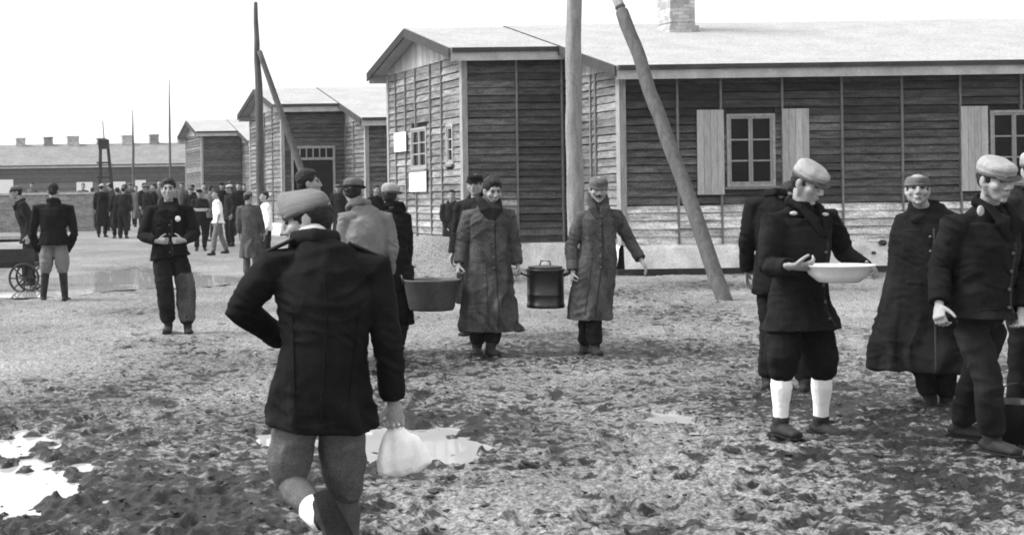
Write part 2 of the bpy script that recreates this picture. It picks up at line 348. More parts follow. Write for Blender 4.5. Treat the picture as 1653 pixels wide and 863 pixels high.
# ---------------------------------------------------------------- barracks
def set_tone(me, tones):
    at = me.attributes.new('tone', 'FLOAT', 'FACE'); at.data.foreach_set('value', tones)
def lerp(a, b, t): return a + (b - a) * t
class Barrack:
    DX = -.25
    def __init__(s, label, X0, Z0, g, mainlen, ridge=5.2, slope=.28, block=True, step=2.15, hb=2.25, far=False, DX=None):
        s.g = g; s.root = tag(empty('barrack', (X0, Z0, g)), label, 'barrack', 'wooden barracks standing in a row')
        s.ridge, s.slope, s.hb, s.step, s.len, s.block, s.far = ridge, slope, hb, step, mainlen, block, far
        if DX is not None: s.DX = DX
        s.hm = hb + step; s.bl = 2.1 if block else 0
        s.wallm = 'farwood' if far else 'wood'
    def P(s, u, v, z): return Vector((u + v * s.DX, v, z))
    def roofz(s, v, off=0): return s.ridge - s.slope * abs(v - s.hb) + off
    def boards(s, name, A, B, z0, z1, nrm, battens, h=.15, white=1.35, tonef=None, holes=()):
        """horizontal lapped boards on the wall from A to B (u,v), as one wall mesh; battens are separate parts"""
        A = Vector(A); B = Vector(B); L = (B - A).length; bm = bmesh.new(); tones = []
        nv = Vector(nrm)
        def pt(t, z, o):
            q = A + (B - A) * (t / L); p = s.P(q.x, q.y, z); return p + Vector((nv.x, nv.y, 0)) * o
        cuts = [0] + [b for b in battens if 0 < b < L] + [L]
        z = z0; r = 0
        nrow = round((z1 - z0) / h); hh = (z1 - z0) / nrow
        for r in range(nrow):
            za, zb = z0 + r * hh, z0 + (r + 1) * hh
            rowt = random.uniform(.78, 1.2)
            for c0, c1 in zip(cuts, cuts[1:]):
                segs = [(c0, c1)]
                for (h0, h1, hz0, hz1) in holes:
                    if zb > hz0 + .02 and za < hz1 - .02:
                        ns = []
                        for a, b in segs:
                            if h1 <= a or h0 >= b: ns.append((a, b)); continue
                            if a < h0: ns.append((a, h0))
                            if b > h1: ns.append((h1, b))
                        segs = ns
                t = rowt * random.uniform(.72, 1.25)
                if tonef: t *= tonef((c0 + c1) / 2, (za + zb) / 2)
                for a, b in segs:
                    if b - a < .02: continue
                    j = random.uniform(-.008, .008); ob = (.042 if nv.y < -.5 else .03) + random.uniform(-.008, .012); j2 = random.uniform(-.006, .006); gp = random.choice((.004, .008, .014, .022))
                    vs = [bm.verts.new(p) for p in (pt(a, za + j, ob), pt(b, za + j2, ob), pt(b, zb - gp + j2, .008), pt(a, zb - gp + j, .008),
                                                    pt(a, za + j, -.02), pt(b, za + j2, -.02), pt(b, zb - gp, -.02), pt(a, zb - gp, -.02))]
                    for q in ((0, 1, 2, 3), (4, 7, 6, 5), (0, 4, 5, 1), (3, 2, 6, 7), (0, 3, 7, 4), (1, 5, 6, 2)):
                        bm.faces.new([vs[i] for i in q]); tones.append(t)
        me = bpy.data.meshes.new(name); bm.to_mesh(me); bm.free()
        set_tone(me, tones); link(name, me, M[s.wallm], s.root)
        if not s.far:
            for b in battens:
                bm = bmesh.new(); q0, q1 = b - .019, b + .019
                ok = [(z0, z1)]
                for (h0, h1, hz0, hz1) in holes:
                    if h0 < b < h1: ok = [(z0, hz0), (hz1, z1)]
                for za, zb in ok:
                    if zb - za < .05: continue
                    vs = [bm.verts.new(pt(t, zz, o)) for zz in (za, zb) for t, o in ((q0, -.01), (q1, -.01), (q1, .058), (q0, .058))]
                    for q in ((0, 3, 2, 1), (4, 5, 6, 7), (0, 1, 5, 4), (1, 2, 6, 5), (2, 3, 7, 6), (3, 0, 4, 7)): bm.faces.new([vs[i] for i in q])
                if len(bm.verts): obj('batten', bm, M['batten'], s.root)
                else: bm.free()
    def slab(s, name, pts, mat_, ext):
        """polygon in (u,v,z) extruded by world vector"""
        bm = bmesh.new(); P0 = [s.P(*p) for p in pts]; e = Vector(ext); n = len(P0)
        a = [bm.verts.new(p) for p in P0]; b = [bm.verts.new(p + e) for p in P0]
        bm.faces.new(a); bm.faces.new(b[::-1])
        for k in range(n): bm.faces.new((a[k], b[k], b[(k + 1) % n], a[(k + 1) % n]))
        return obj(name, bm, mat_, s.root)
    def gable(s, u, v0, v1, zt, nrm=(-1, 0)):
        """vertical boards of the gable triangle"""
        bm = bmesh.new(); tones = []; n = max(6, int((v1 - v0) / (.16 if not s.far else .6)))
        for i in range(n):
            a, b = lerp(v0, v1, i / n), lerp(v0, v1, (i + 1) / n); t = random.uniform(.8, 1.2)
            o = .02 + random.uniform(0, .008)
            za, zb = s.roofz(a, -.12), s.roofz(b, -.12)
            if za < zt and zb < zt: continue
            za, zb = max(za, zt), max(zb, zt)
            vs = [bm.verts.new(s.P(u + d_, v, z)) for d_ in (-o, .03) for v, z in ((a + .005, zt), (b - .005, zt), (b - .005, zb), (a + .005, za))]
            for q in ((0, 1, 2, 3), (4, 7, 6, 5), (0, 4, 5, 1), (1, 5, 6, 2), (2, 6, 7, 3), (3, 7, 4, 0)):
                bm.faces.new([vs[k] for k in q]); tones.append(t)
        me = bpy.data.meshes.new('gable_boarding'); bm.to_mesh(me); bm.free(); set_tone(me, tones); link('gable_boarding', me, M['woodv'], s.root)
    def roof(s, u0, u1, half, off, name='roof'):
        v0, v1 = s.hb - half, s.hb + half; th = .09
        pr = [(v0, s.roofz(v0, off)), (s.hb, s.ridge + off), (v1, s.roofz(v1, off)), (v1, s.roofz(v1, off) - th), (s.hb, s.ridge + off - th), (v0, s.roofz(v0, off) - th)]
        bm = bmesh.new()
        nu = max(1, int((u1 - u0) / 1.0)) ; rows = []
        for k in range(nu + 1):
            u = lerp(u0, u1, k / nu); sag = random.uniform(-.008, .008)
            rows.append([bm.verts.new(s.P(u, v, z + sag)) for v, z in pr])
        for A, B in zip(rows, rows[1:]):
            for k in range(6): bm.faces.new((A[k], B[k], B[(k + 1) % 6], A[(k + 1) % 6]))
        for A in (rows[0], rows[-1]):
            bm.faces.new((A[0], A[1], A[4], A[5])); bm.faces.new((A[1], A[2], A[3], A[4]))
        rf = obj(name, bm, M['oldroof' if s.far else 'roof'], s.root)
        # eaves: dark gutter edge and pale fascia below (both sides)
        for sg, vv in ((-1, v0), (1, v1)):
            z = s.roofz(vv, off) - th
            bm = bmesh.new(); f = lambda p: s.P(p.x, p.y, p.z)
            box(bm, (u0 + .03, min(vv, vv + sg * .05), z + .0), (u1 - .02, max(vv, vv + sg * .05), z + .085), f=f); obj('gutter', bm, M['gutter'], s.root)
            bm = bmesh.new(); box(bm, (u0 + .02, min(vv - sg * .04, vv - sg * .01), z - .17), (u1 - .02, max(vv - sg * .04, vv - sg * .01), z - .002), f=f); obj('fascia', bm, M['fascia'], s.root)
        # rake boards at the left end, coloured dark for the shaded underside
        for sg, vv in ((-1, v0), (1, v1)):
            bm = bmesh.new()
            pr = [(vv, s.roofz(vv, off) - .01), (s.hb, s.ridge + off - .01), (s.hb, s.ridge + off - .2), (vv, s.roofz(vv, off) - .2)]
            a = [bm.verts.new(s.P(u0 - .035, v, z)) for v, z in pr]; b = [bm.verts.new(s.P(u0 - .004, v, z)) for v, z in pr]
            bm.faces.new(a); bm.faces.new(b[::-1])
            for k in range(4): bm.faces.new((a[k], b[k], b[(k + 1) % 4], a[(k + 1) % 4]))
            obj('bargeboard', bm, M['darkwood'] if sg > 0 else M['gutter'], s.root)
        return rf
    def chimney(s, u, v, w_, h, m='chimney', base=None):
        bm = bmesh.new(); z0 = s.roofz(v) - .35; z1 = s.roofz(v) + h; f = lambda p: s.P(p.x, p.y, p.z)
        zz = [z0, z0 + .5] + [lerp(z0 + .5, z1, k / 6) for k in range(1, 7)]
        for a, b in zip(zz, zz[1:]):
            j = random.uniform(-.008, .008)
            box(bm, (u - w_ / 2 + j, v - w_ / 2 + j, a), (u + w_ / 2 + j, v + w_ / 2 + j, b - .002), f=f)
        box(bm, (u - w_ / 2 - .04, v - w_ / 2 - .04, z1), (u + w_ / 2 + .04, v + w_ / 2 + .04, z1 + .12), f=f)
        box(bm, (u - w_ / 2 - .05, v - w_ / 2 - .05, z0 + .1), (u + w_ / 2 + .05, v + w_ / 2 + .05, z0 + .42), f=f)
        return obj('chimney', bm, M[m], s.root)
    def plinth(s, pts, top=.56, out=.05):
        """battered whitewashed footing below the boards"""
        bm = bmesh.new(); n = len(pts) 
        for (A, B, nr) in pts:
            A, B, nr = Vector(A), Vector(B), Vector(nr); L = (B - A).length; k = max(2, int(L / .12)); rows = []
            for i in range(k + 1):
                q = A + (B - A) * (i / k); col = []
                for z, o in ((-.35, out + .16), (0, out + .11), (.12, out + .08), (.3, out + .05), (.48, out + .02), (top, out - .01), (top, -.1)):
                    p = s.P(q.x, q.y, z); nn = noise.noise(p * 2.2) * .03 + noise.noise(p * 7) * .015
                    col.append(bm.verts.new(p + Vector((nr.x, nr.y, 0)) * (o + (nn if o > 0 else 0))))
                rows.append(col)
            for a, b in zip(rows, rows[1:]):
                for j in range(len(a) - 1): bm.faces.new((a[j], b[j], b[j + 1], a[j + 1]))
        return obj('plinth', bm, M['plinth'], s.root, smoothed=True)
    def window(s, A, dirv, nrm, z0, z1, w_, cols=2, rows=3, shutters=True, casement=True, shw=.5):
        """A=(u,v) of left bottom corner; dirv/nrm are (u,v) unit vectors"""
        A = Vector(A); D = Vector(dirv); nv = Vector((nrm[0], nrm[1], 0))
        def f(p):
            q = A + D * p.x; return s.P(q.x, q.y, z0 + p.z) + nv * p.y
        h = z1 - z0; fr = .05
        bm = bmesh.new()
        for lo, hi in (((0, -.04, 0), (fr, .045, h)), ((w_ - fr, -.04, 0), (w_, .045, h)), ((fr, -.04, 0), (w_ - fr, .045, fr)), ((fr, -.04, h - fr), (w_ - fr, .045, h))): box(bm, lo, hi, f=f)
        wd = obj('window', bm, M['frame'], s.root)
        bm = bmesh.new()
        iw = (w_ - 2 * fr) / (2 if casement else 1)
        for c in range(2 if casement else 1):
            x0 = fr + c * iw + .004; x1 = x0 + iw - .008; b_ = .032
            for lo, hi in (((x0, -.01, fr + .004), (x0 + b_, .03, h - fr - .004)), ((x1 - b_, -.01, fr + .004), (x1, .03, h - fr - .004)), ((x0 + b_, -.01, fr + .004), (x1 - b_, .03, fr + .04)), ((x0 + b_, -.01, h - fr - .04), (x1 - b_, .03, h - fr - .004))): box(bm, lo, hi, f=f)
            for k in range(1, rows):
                zc = lerp(fr + .04, h - fr - .04, k / rows); box(bm, (x0 + b_, -.008, zc - .014), (x1 - b_, .026, zc + .014), f=f)
        obj('sash', bm, M['post'], wd)
        bm = bmesh.new(); box(bm, (fr, -.03, fr), (w_ - fr, -.012, h - fr), f=f); obj('pane', bm, M['glass'], wd)
        bm = bmesh.new(); box(bm, (-.05, -.02, -.05), (w_ + .05, .1, -.002), f=f); obj('sill', bm, M['batten'], wd)
        if shutters:
            for side in (0, 1):
                bm = bmesh.new(); tones = []; x0 = -.06 - shw if side == 0 else w_ + .12; nb = 4
                for k in range(nb):
                    a, b = x0 + shw * k / nb, x0 + shw * (k + 1) / nb - .006; t = random.uniform(.8, 1.15)
                    box(bm, (a, .062, -.14), (b, .084 + random.uniform(0, .004), h + .08), f=f); tones += [t] * 6
                for zz in (.12, h - .2):
                    box(bm, (x0 + .02, .035, zz), (x0 + shw - .02, .061, zz + .09), f=f); tones += [.6] * 6
                me = bpy.data.meshes.new('shutter'); bm.to_mesh(me); bm.free(); set_tone(me, tones); sh = link('shutter', me, M['shutter'], s.root)
    def shell(s, front_battens=(), gable_battens=(), bfront=(), mgable=(), holes_front=(), holes_gable=(), holes_bfront=(), tone_front=None, tone_gable=None, tone_bf=None):
        hb, st, hm = s.hb, s.step, s.hm; zf = .56; top = 0
        ze_b = s.roofz(0) - .13; ze_m = s.roofz(-st) - .13
        f = s.bl
        if s.block:
            s.boards('wall', (0, 0), (f - .06, 0), zf, ze_b, (0, -1), bfront, tonef=tone_bf, holes=holes_bfront)
            s.boards('wall', (0, 2 * hb), (0, 0), zf, ze_b - .08, (-1, 0), gable_battens, tonef=tone_gable, holes=holes_gable)
            s.gable(0, 0, 2 * hb, ze_b - .08)
            s.slab('corner_board', [(-.05, -.06, zf), (.06, -.06, zf), (.06, -.035, zf), (-.05, .08, zf)], M['post'], (0, 0, ze_b - zf - .02))
            s.slab('corner_board', [(-.05, 2 * hb - .06, zf), (.02, 2 * hb - .06, zf), (.02, 2 * hb + .05, zf), (-.05, 2 * hb + .05, zf)], M['post'], (0, 0, ze_b - zf - .08))
            s.roof(-.38, f + .1, hb + .35, 0)
            s.slab('inner_wall', [(.04, .04, 0), (f + .3, .04, 0), (f + .3, 2 * hb - .04, 0), (.04, 2 * hb - .04, 0)], M['darkwood'], (0, 0, ze_b - .05))
        s.boards('wall', (f, -st), (f + s.len, -st), zf, ze_m, (0, -1), front_battens, tonef=tone_front, holes=holes_front)
        s.boards('wall', (f, hb), (f, -st), zf, ze_m, (-1, 0), mgable, tonef=tone_gable)
        s.boards('wall', (f, 2 * hb + st), (f, hb), zf, ze_m, (-1, 0), ())
        s.gable(f, -st, 2 * hb + st, ze_m)
        s.slab('corner_board', [(f - .06, -st - .06, zf), (f + .06, -st - .06, zf), (f + .06, -st - .036, zf), (f - .06, -st + .08, zf)], M['post'], (0, 0, ze_m - zf - .01))
        s.roof(f - .3, f + s.len + .3, hm + .45, .025)
        s.slab('inner_wall', [(f + .04, -st + .04, 0), (f + s.len - .05, -st + .04, 0), (f + s.len - .05, 2 * hb + st - .04, 0), (f + .04, 2 * hb + st - .04, 0)], M['darkwood'], (0, 0, ze_m))
        pl = [((f, -st), (f + s.len, -st), (0, -1)), ((f, 2 * hb + st), (f, -st), (-1, 0))]
        if s.block: pl += [((0, 0), (f, 0), (0, -1)), ((0, 2 * hb), (0, 0), (-1, 0))]
        s.plinth(pl)
# --- barrack 1, nearest
b1 = Barrack('nearest long wooden barrack with shuttered windows, pale roof and brick chimney', 3.75, 27.5, 0, 17)
def m1(x): return (x - 1003) / F * 25.35
wx = m1(1172); ww = .9
def tfront(t, z): return (6.2 + 1.6 * noise.noise(Vector((t * .9, z * 4, 0))) if z < 1.32 else .78 + .5 * noise.noise(Vector((t * .45, z * 1.1, 3))) - .12 * (z > 2.9))
def tgab(t, z): return 1.9 if z > 1.3 else 2.4
def tbf(t, z): return (1.0 if t < .95 else .62) * (3.0 if z < 1.5 and t < .95 else 1.3 if z < 1.9 else 1)
def gv(x): return 850 * 27.5 / (x + 100) - 27.5
hz0, hz1 = 1.62, 2.97
hf = [(wx, wx + ww, hz0, hz1), (m1(1597), m1(1597) + .9, hz0, hz1), (m1(1597) + 4.9, m1(1597) + 5.8, hz0, hz1)]
G = 4.5   # gable length; the gable boards start at the far end
hgw = [(G - gv(667), G - gv(692), 2.12, 3.04), (G - gv(724), G - gv(735), 2.18, 3.0)]
b1.shell(front_battens=[m1(x) for x in (1093, 1163, 1262, 1358, 1455, 1549, 1647, 1745, 1843, 1960)], gable_battens=[.55, 1.2, 1.85, 2.75, 3.4], bfront=[1.07, 1.98], mgable=[1.25 + 2.25, 3.3],
         holes_front=hf, holes_gable=hgw, tone_front=tfront, tone_gable=tgab, tone_bf=tbf)
for (a, b, z0, z1) in hf: b1.window((2.1 + a, -2.15), (1, 0), (0, -1), z0, z1, b - a)
b1.window((0, gv(667)), (0, -1), (-1, 0), 2.12, 3.04, gv(667) - gv(692), shutters=False)
b1.window((0, gv(724)), (0, -1), (-1, 0), 2.18, 3.0, gv(724) - gv(735), shutters=False, casement=False)
b1.chimney(2.1 + 2.9 + .05, 1.35, .52, 2.2)
def notice(v0, v1, z0, z1, lab):
    X0, Y0 = 3.75, 27.5
    bm = bmesh.new(); f = lambda p: Vector((-.07 + p.y * -.25 + p.x, p.y, p.z))
    box(bm, (-.012, v1 - v0 and min(v0, v1), z0), (0, max(v0, v1), z1), f=f)
    tag(obj('notice', bm, M['paper'], None, (X0, Y0, 0)), lab, 'notice')
notice(gv(643), gv(662), 2.55, 2.99, 'small white paper notice beside the window on the pale gable wall')
notice(gv(667), gv(694), 1.63, 2.08, 'larger white paper notice below the window on the pale gable wall')
for x_, y_, r_ in ((1427, 392, .055), (1412, 408, .03)):
    bm = bmesh.new(); c_v = px(x_, y_, 25.2) - b1.root.location; tube(bm, [c_v, c_v + Vector((0, .2, 0))], [r_, r_], n=14); obj('vent', bm, M['blacksteel'], b1.root, None, True)
# cable on the main gable
bm = bmesh.new(); tube(bm, [(5.84 + .3 - .1, 26.35, z) for z in (3.7, 3.0, 2.3, 1.9)], [.012] * 4, n=6)
tag(obj('cable', bm, M['post']), 'thin pale cable hanging down the gable end beside the pole', 'cable')
# dark strip along the plinth foot
bm = bmesh.new(); f = lambda p: p
box(bm, (6.2, 25.02, 0), (23, 25.09, .13)); tag(obj('base_strip', bm, M['darkwood']), 'long dark strip along the foot of the whitewashed plinth', 'base_strip')
# --- barrack 2
b2 = Barrack('second barrack in the row, with an open doorway under a six pane transom', (457 - PX) / F * 45, 45, .15, 14)
b2.shell(front_battens=[1.2, 2.4], gable_battens=[1.1, 2.2, 3.3], bfront=[], mgable=[2.25, 3.2], holes_bfront=[(.3, 1.72, .1, 3.1)], tone_gable=lambda t, z: 1.6, tone_bf=lambda t, z: .9, tone_front=lambda t, z: 1.1)
X2, Y2 = (457 - PX) / F * 45, 45
bm = bmesh.new()
for lo, hi in (((.28, -.07, .2), (.36, .03, 3.1)), ((1.66, -.07, .2), (1.74, .03, 3.1)), ((.36, -.06, 3.02), (1.66, .02, 3.1)), ((.36, -.07, 2.64), (1.66, .02, 2.72))): box(bm, lo, hi)
for k in range(1, 6): box(bm, (.36 + k * 1.3 / 6 - .02, -.05, 2.72), (.36 + k * 1.3 / 6 + .02, .0, 3.02))
dr = obj('doorway', bm, M['post'], b2.root)
bm = bmesh.new(); box(bm, (.36, -.012, 2.72), (1.66, .0, 3.02)); obj('pane', bm, M['glass'], dr)
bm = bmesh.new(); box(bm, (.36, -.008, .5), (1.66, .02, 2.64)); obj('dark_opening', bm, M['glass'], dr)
# --- barrack 3
b3 = Barrack('third barrack in the row, a small dark front under a pale gable far off', (327 - PX) / F * 71, 71, .62, 12)
b3.shell(tone_gable=lambda t, z: 1.4, tone_bf=lambda t, z: .9)
# --- far barrack
b4 = Barrack('farthest long low barrack behind the brick wall, with a row of chimneys', (-60 - PX) / F * 115, 115, .9, 31, ridge=5.7, slope=.36, block=False, step=0, hb=5, far=True)
b4.shell(tone_front=lambda t, z: .9)
for i, (x, w_, hh, m) in enumerate(((37, .8, .5, 'chimney'), (82, .75, .55, 'brick'), (122, 1.0, .6, 'chimney'), (168, .7, .4, 'brick'), (210, .9, .6, 'chimney'), (254, .75, .65, 'brick'), (300, .7, .5, 'brick'))):
    b4.chimney((x + 60) / F * 119, 5, w_, hh, m)
for x0, x1, z0, z1 in ((-2, 22, 1.0, 2.6), (124, 150, .9, 2.3), (183, 203, 1.6, 2.3), (216, 236, .9, 2.4)):
    bm = bmesh.new(); a = max(.2, (x0 + 60) / F * 115); b_ = (x1 + 60) / F * 115
    if b_ < a + .2: continue
    box(bm, (a, -.09, z0), (b_, -.04, z1)); obj('shutter', bm, M['paper'], b4.root)
# --- brick yard wall
bm = bmesh.new(); gW = gh(-8, 51)
box(bm, (-14, 51, gW - .4), (px(150, 330, 51).x, 51.35, gW + 1.38)); wl = obj('brick_wall', bm, M['brick']); tag(wl, 'low brick wall across the yard below the farthest barrack', 'wall')
bm = bmesh.new(); box(bm, (-14.03, 50.96, gW + 1.382), (px(150, 330, 51).x + .03, 51.39, gW + 1.46)); obj('coping', bm, M['fascia'], wl)
# ---------------------------------------------------------------- poles
def pole(name, lab, cat, pts, radii, m, group=None, kn=True, knots=5):
    bm = bmesh.new(); P = []; RR = []
    pts = [Vector(p) for p in pts]; base = pts[0].copy()
    n = 22
    for i in range(n + 1):
        t = i / n * (len(pts) - 1); k = min(int(t), len(pts) - 2); fr = t - k
        p = pts[k].lerp(pts[k + 1], fr) - base; r = lerp(radii[k], radii[k + 1], fr)
        P.append(p + Vector((noise.noise(Vector((i * .3, base.x, 0))), noise.noise(Vector((i * .3, base.x, 5))), 0)) * r * .3); RR.append(r * (1 + .06 * noise.noise(Vector((i * 1.7, base.x, 2)))))
    tube(bm, P, RR, n=14)
    o = obj(name, bm, M[m], None, base, True); tag(o, lab, cat, group); return o
vb = px(929, 318, 22.9); vx = vb.x
p1 = pole('utility_pole', 'thick pale upright pole in front of the nearest barrack', 'pole', [(vx, 22.9, -.1), (vx + .0, 22.9, 3.4), (vx + .02, 22.9, 7.4)], [.15, .135, .115], 'pole')
sb = px(1172, 487, 18.8); st_ = px(997, 0, 21.6); top = sb + (st_ - sb) * 1.42
s1 = pole('pole_strut', 'thick dark log leaning up from the mud against the pale upright pole', 'pole', [sb - (st_ - sb) * .03, sb.lerp(st_, .5), sb.lerp(st_, .955)], [.11, .102, .1], 'polegrey')
bm = bmesh.new(); kk = st_ - sb + (st_ - sb) * .03 - (st_ - sb) * .05; ax = (st_ - sb).normalized()
tube(bm, [kk + ax * .12, kk + ax * .14, kk + ax * 2.4 + Vector((-.18, .1, .1))], [.085, .075, .065], n=12, cap=False); obj('upper_log', bm, M['pole'], s1, None, True)
b_ = px(419, 400, 34); 
p2 = pole('utility_pole', 'tall dark upright pole before the second barrack', 'pole', [px(424, 404, 36), px(417, 150, 36), px(413, 5, 36)], [.115, .1, .05], 'polegrey')
s2 = pole('pole_strut', 'thin dark strut leaning on the tall pole by the second barrack', 'pole', [px(520, 392, 34), px(485, 270, 35), px(419, 84, 35.9)], [.1, .09, .07], 'polegrey')
pole('mast', 'thin mast standing left of the second barrack, taller of two', 'mast', [px(276, 345, 62), px(274, 215, 62), px(273, 128, 62)], [.06, .05, .015], 'mast', None)
pole('mast', 'thin mast before the farthest barrack, shorter of two', 'mast', [px(216, 360, 66), px(215, 240, 66), px(214, 178, 66)], [.09, .06, .015], 'mast', None)
# watchtower
T0 = px(168, 330, 80); T0.z = gh(0, 80)
tw = tag(empty('watchtower', T0), 'small wooden lookout frame rising before the farthest barrack roof', 'watchtower')
tp = px(168, 225, 80) - T0
def tleg(a, b):
    bm = bmesh.new(); tube(bm, [a, b], [.06, .05], n=8); obj('leg', bm, M['darkwood'], tw)
for sx in (-1, 1):
    for sy in (0, 1): tleg((sx * .42 + .12, sy * .9, 0), (sx * .2, sy * .6, tp.z))
bm = bmesh.new(); 
box(bm, (-.28, -.05, tp.z - .55), (.28, .65, tp.z)); obj('cabin', bm, M['darkwood'], tw)
for zz in (.55, .35):
    bm = bmesh.new(); box(bm, (-.4, -.06, tp.z * zz + .5), (.42, .02, tp.z * zz + .6)); obj('rung', bm, M['darkwood'], tw)
bm = bmesh.new(); tube(bm, [(.02, .3, tp.z - .1), (-.05, .3, tp.z + 1.1)], [.035, .025], n=6); obj('antenna', bm, M['mast'], tw)
# ================================================================ PEOPLE
def Rz(a): return Matrix.Rotation(a, 3, 'Z')
def hand(bm, wr, dv, tv, left, curl, s=1.0):
    d_ = dv.normalized(); t = (tv - d_ * tv.dot(d_)); t = t.normalized() if t.length > 1e-4 else d_.orthogonal().normalized()
    p = d_.cross(t) * (1 if left else -1)
    tube(bm, [wr - d_ * .05 * s, wr, wr + d_ * .03 * s, wr + d_ * .088 * s], [(.026 * s, .02 * s), (.028 * s, .02 * s), (.037 * s, .018 * s), (.04 * s, .016 * s)], xa=t, n=12)
    for off, ln in ((.031, .9), (.0105, 1.0), (-.0105, .94), (-.031, .76)):
        q = wr + d_ * .08 * s + t * off * s; a = 0; pts = [q - d_ * .02 * s]; pts.append(q)
        for L in (.042, .027, .022):
            a += curl * (1.0 if L > .03 else 1.15)
            q = q + (d_ * math.cos(a) + p * math.sin(a) + t * off * .8 * (1 - min(1, curl))) * L * ln * s; pts.append(q)
        tube(bm, pts, [.0095 * s, .0098 * s, .0088 * s, .0078 * s, .0065 * s], n=8)
    q = wr + d_ * .02 * s + t * .022 * s
    pts = [q]; dd = (d_ * .65 + t * .75).normalized()
    for k, L in enumerate((.04, .034, .027)):
        dd = (dd + p * .35 * curl + d_ * .25 * k).normalized(); q = q + dd * L * s; pts.append(q)
    tube(bm, pts, [.015 * s, .0125 * s, .0105 * s, .008 * s], n=8)
def head_shapes(bm, Mh, s=1):
    B = lambda c, r: ball(bm, Vector(c), r, Mh, 16)
    def T(pts, rr, xa=(1, 0, 0)): tube(bm, [Mh @ Vector(p) for p in pts], rr, xa=Mh.to_3x3() @ Vector(xa), n=10)
    B((0, .016, .035), (.075, .094, .083)); B((0, -.03, -.02), (.062, .062, .085)); B((0, -.045, -.072), (.045, .042, .036)); B((0, -.078, -.094), (.02, .016, .016))
    B((-.042, -.056, -.02), (.026, .028, .026)); B((.042, -.056, -.02), (.026, .028, .026))
    T([(-.045, -.072, .034), (0, -.087, .034), (.045, -.072, .034)], [.011, .012, .011])
    T([(0, -.088, .026), (0, -.103, .0), (0, -.109, -.024)], [.009, .0115, .0155]); B((.013, -.1, -.028), .009); B((-.013, -.1, -.028), .009)
    T([(-.024, -.085, -.053), (0, -.098, -.05), (.024, -.085, -.053)], [.006, .0085, .006]); T([(-.02, -.085, -.064), (0, -.095, -.065), (.02, -.085, -.064)], [.006, .009, .006])
    for sx in (-1, 1):
        B((sx * .077, .012, -.004), (.01, .02, .032)); T([(sx * .04, 0, -.07), (sx * .065, .0, -.02)], [.022, .02])
def superring(a, b, n=28, e=2.2):
    out = []
    for k in range(n):
        t = 2 * math.pi * k / n; c, s_2 = math.cos(t), math.sin(t)
        out.append((a * math.copysign(abs(c) ** (2 / e), c), b * math.copysign(abs(s_2) ** (2 / e), s_2)))
    return out
def loft(bm, rings, Mh, n=28, e=2.2):
    """rings: (cx,cy,z,a,b,tilt) -> closed loft"""
    prev = None; allr = []
    for (cx, cy, z, a, b, tl) in rings:
        allr.append([bm.verts.new(Mh @ Vector((cx + x, cy + y, z + tl * y))) for x, y in superring(a, b, n, e)])
    for A, B in zip(allr, allr[1:]):
        for k in range(n): bm.faces.new((A[k], A[(k + 1) % n], B[(k + 1) % n], B[k]))
    bm.faces.new(allr[0][::-1]); bm.faces.new(allr[-1])
def cap(kind, Mh, m, band, parent, vox):
    bm = bmesh.new()
    if kind == 'side': Mh = Mh @ Matrix.Diagonal((.98, .95, .97, 1))
    if kind == 'side':
        loft(bm, [(0, .005, .034, .083, .104, .03), (0, .002, .055, .085, .111, .0), (0, .0, .08, .077, .109, -.03), (0, -.004, .103, .06, .104, -.07), (0, -.01, .122, .036, .09, -.12), (0, -.012, .134, .01, .07, -.14)], Mh)
    elif kind == 'peak':
        loft(bm, [(0, .006, .036, .084, .103, .06), (0, .006, .06, .087, .107, .08), (0, -.002, .085, .091, .112, .13), (0, -.004, .105, .083, .104, .17), (0, -.004, .121, .06, .08, .2), (0, -.004, .127, .02, .03, .2)], Mh)
    elif kind == 'beret':
        loft(bm, [(0, .01, .05, .084, .1, .05), (0, .015, .075, .105, .12, .05), (0, .015, .1, .1, .115, .05), (0, .015, .12, .06, .07, .05), (0, .015, .124, .02, .02, .05)], Mh)
    elif kind == 'bustina':
        loft(bm, [(0, .006, .036, .084, .103, .06), (0, .005, .06, .085, .105, .06), (0, .0, .088, .078, .1, .08), (0, .0, .102, .06, .09, .1), (0, 0, .098, .03, .07, .1)], Mh)
    else:
        loft(bm, [(0, .006, .038, .083, .102, .05), (0, .006, .06, .086, .105, .06), (0, .004, .088, .084, .102, .08), (0, .004, .107, .066, .082, .1), (0, .006, .115, .04, .05, .1), (0, .01, .116, .01, .01, .1)], Mh)
    cm = solid(bm, max(.005, vox * .8), 2, lambda p: noise.noise(p * 24) * (.002 if kind == 'side' else .005))
    o = link('cap', cm, m, parent, None, True)
    if kind in ('peak', 'field'):
        bm = bmesh.new(); A, B = [], []
        for k in range(13):
            t = math.pi * (k / 12); x = .078 * math.cos(t)
            y0 = -.085 - .01 * math.sin(t); y1 = -.088 - .03 * math.sin(t) ** .7
            A.append((x, y0 + .02, .04)); B.append((x * 1.05, y1, .036 - .02 * math.sin(t)))
        va = [[bm.verts.new(Mh @ Vector((p[0], p[1], p[2] + dz))) for p in L] for L in (A, B) for dz in (0, .006)]
        for k in range(12):
            bm.faces.new((va[0][k], va[2][k], va[2][k + 1], va[0][k + 1])); bm.faces.new((va[1][k], va[1][k + 1], va[3][k + 1], va[3][k])); bm.faces.new((va[2][k], va[3][k], va[3][k + 1], va[2][k + 1]))
        obj('visor', bm, band, o, None, True)
    if kind in ('peak', 'field', 'side', 'bustina') :
        bm = bmesh.new(); loft(bm, [(0, .006, .03, .0855, .105, .06), (0, .006, .052, .0885, .108, .06)], Mh); obj('cap_band', bm, band, o, None, True)
    return o

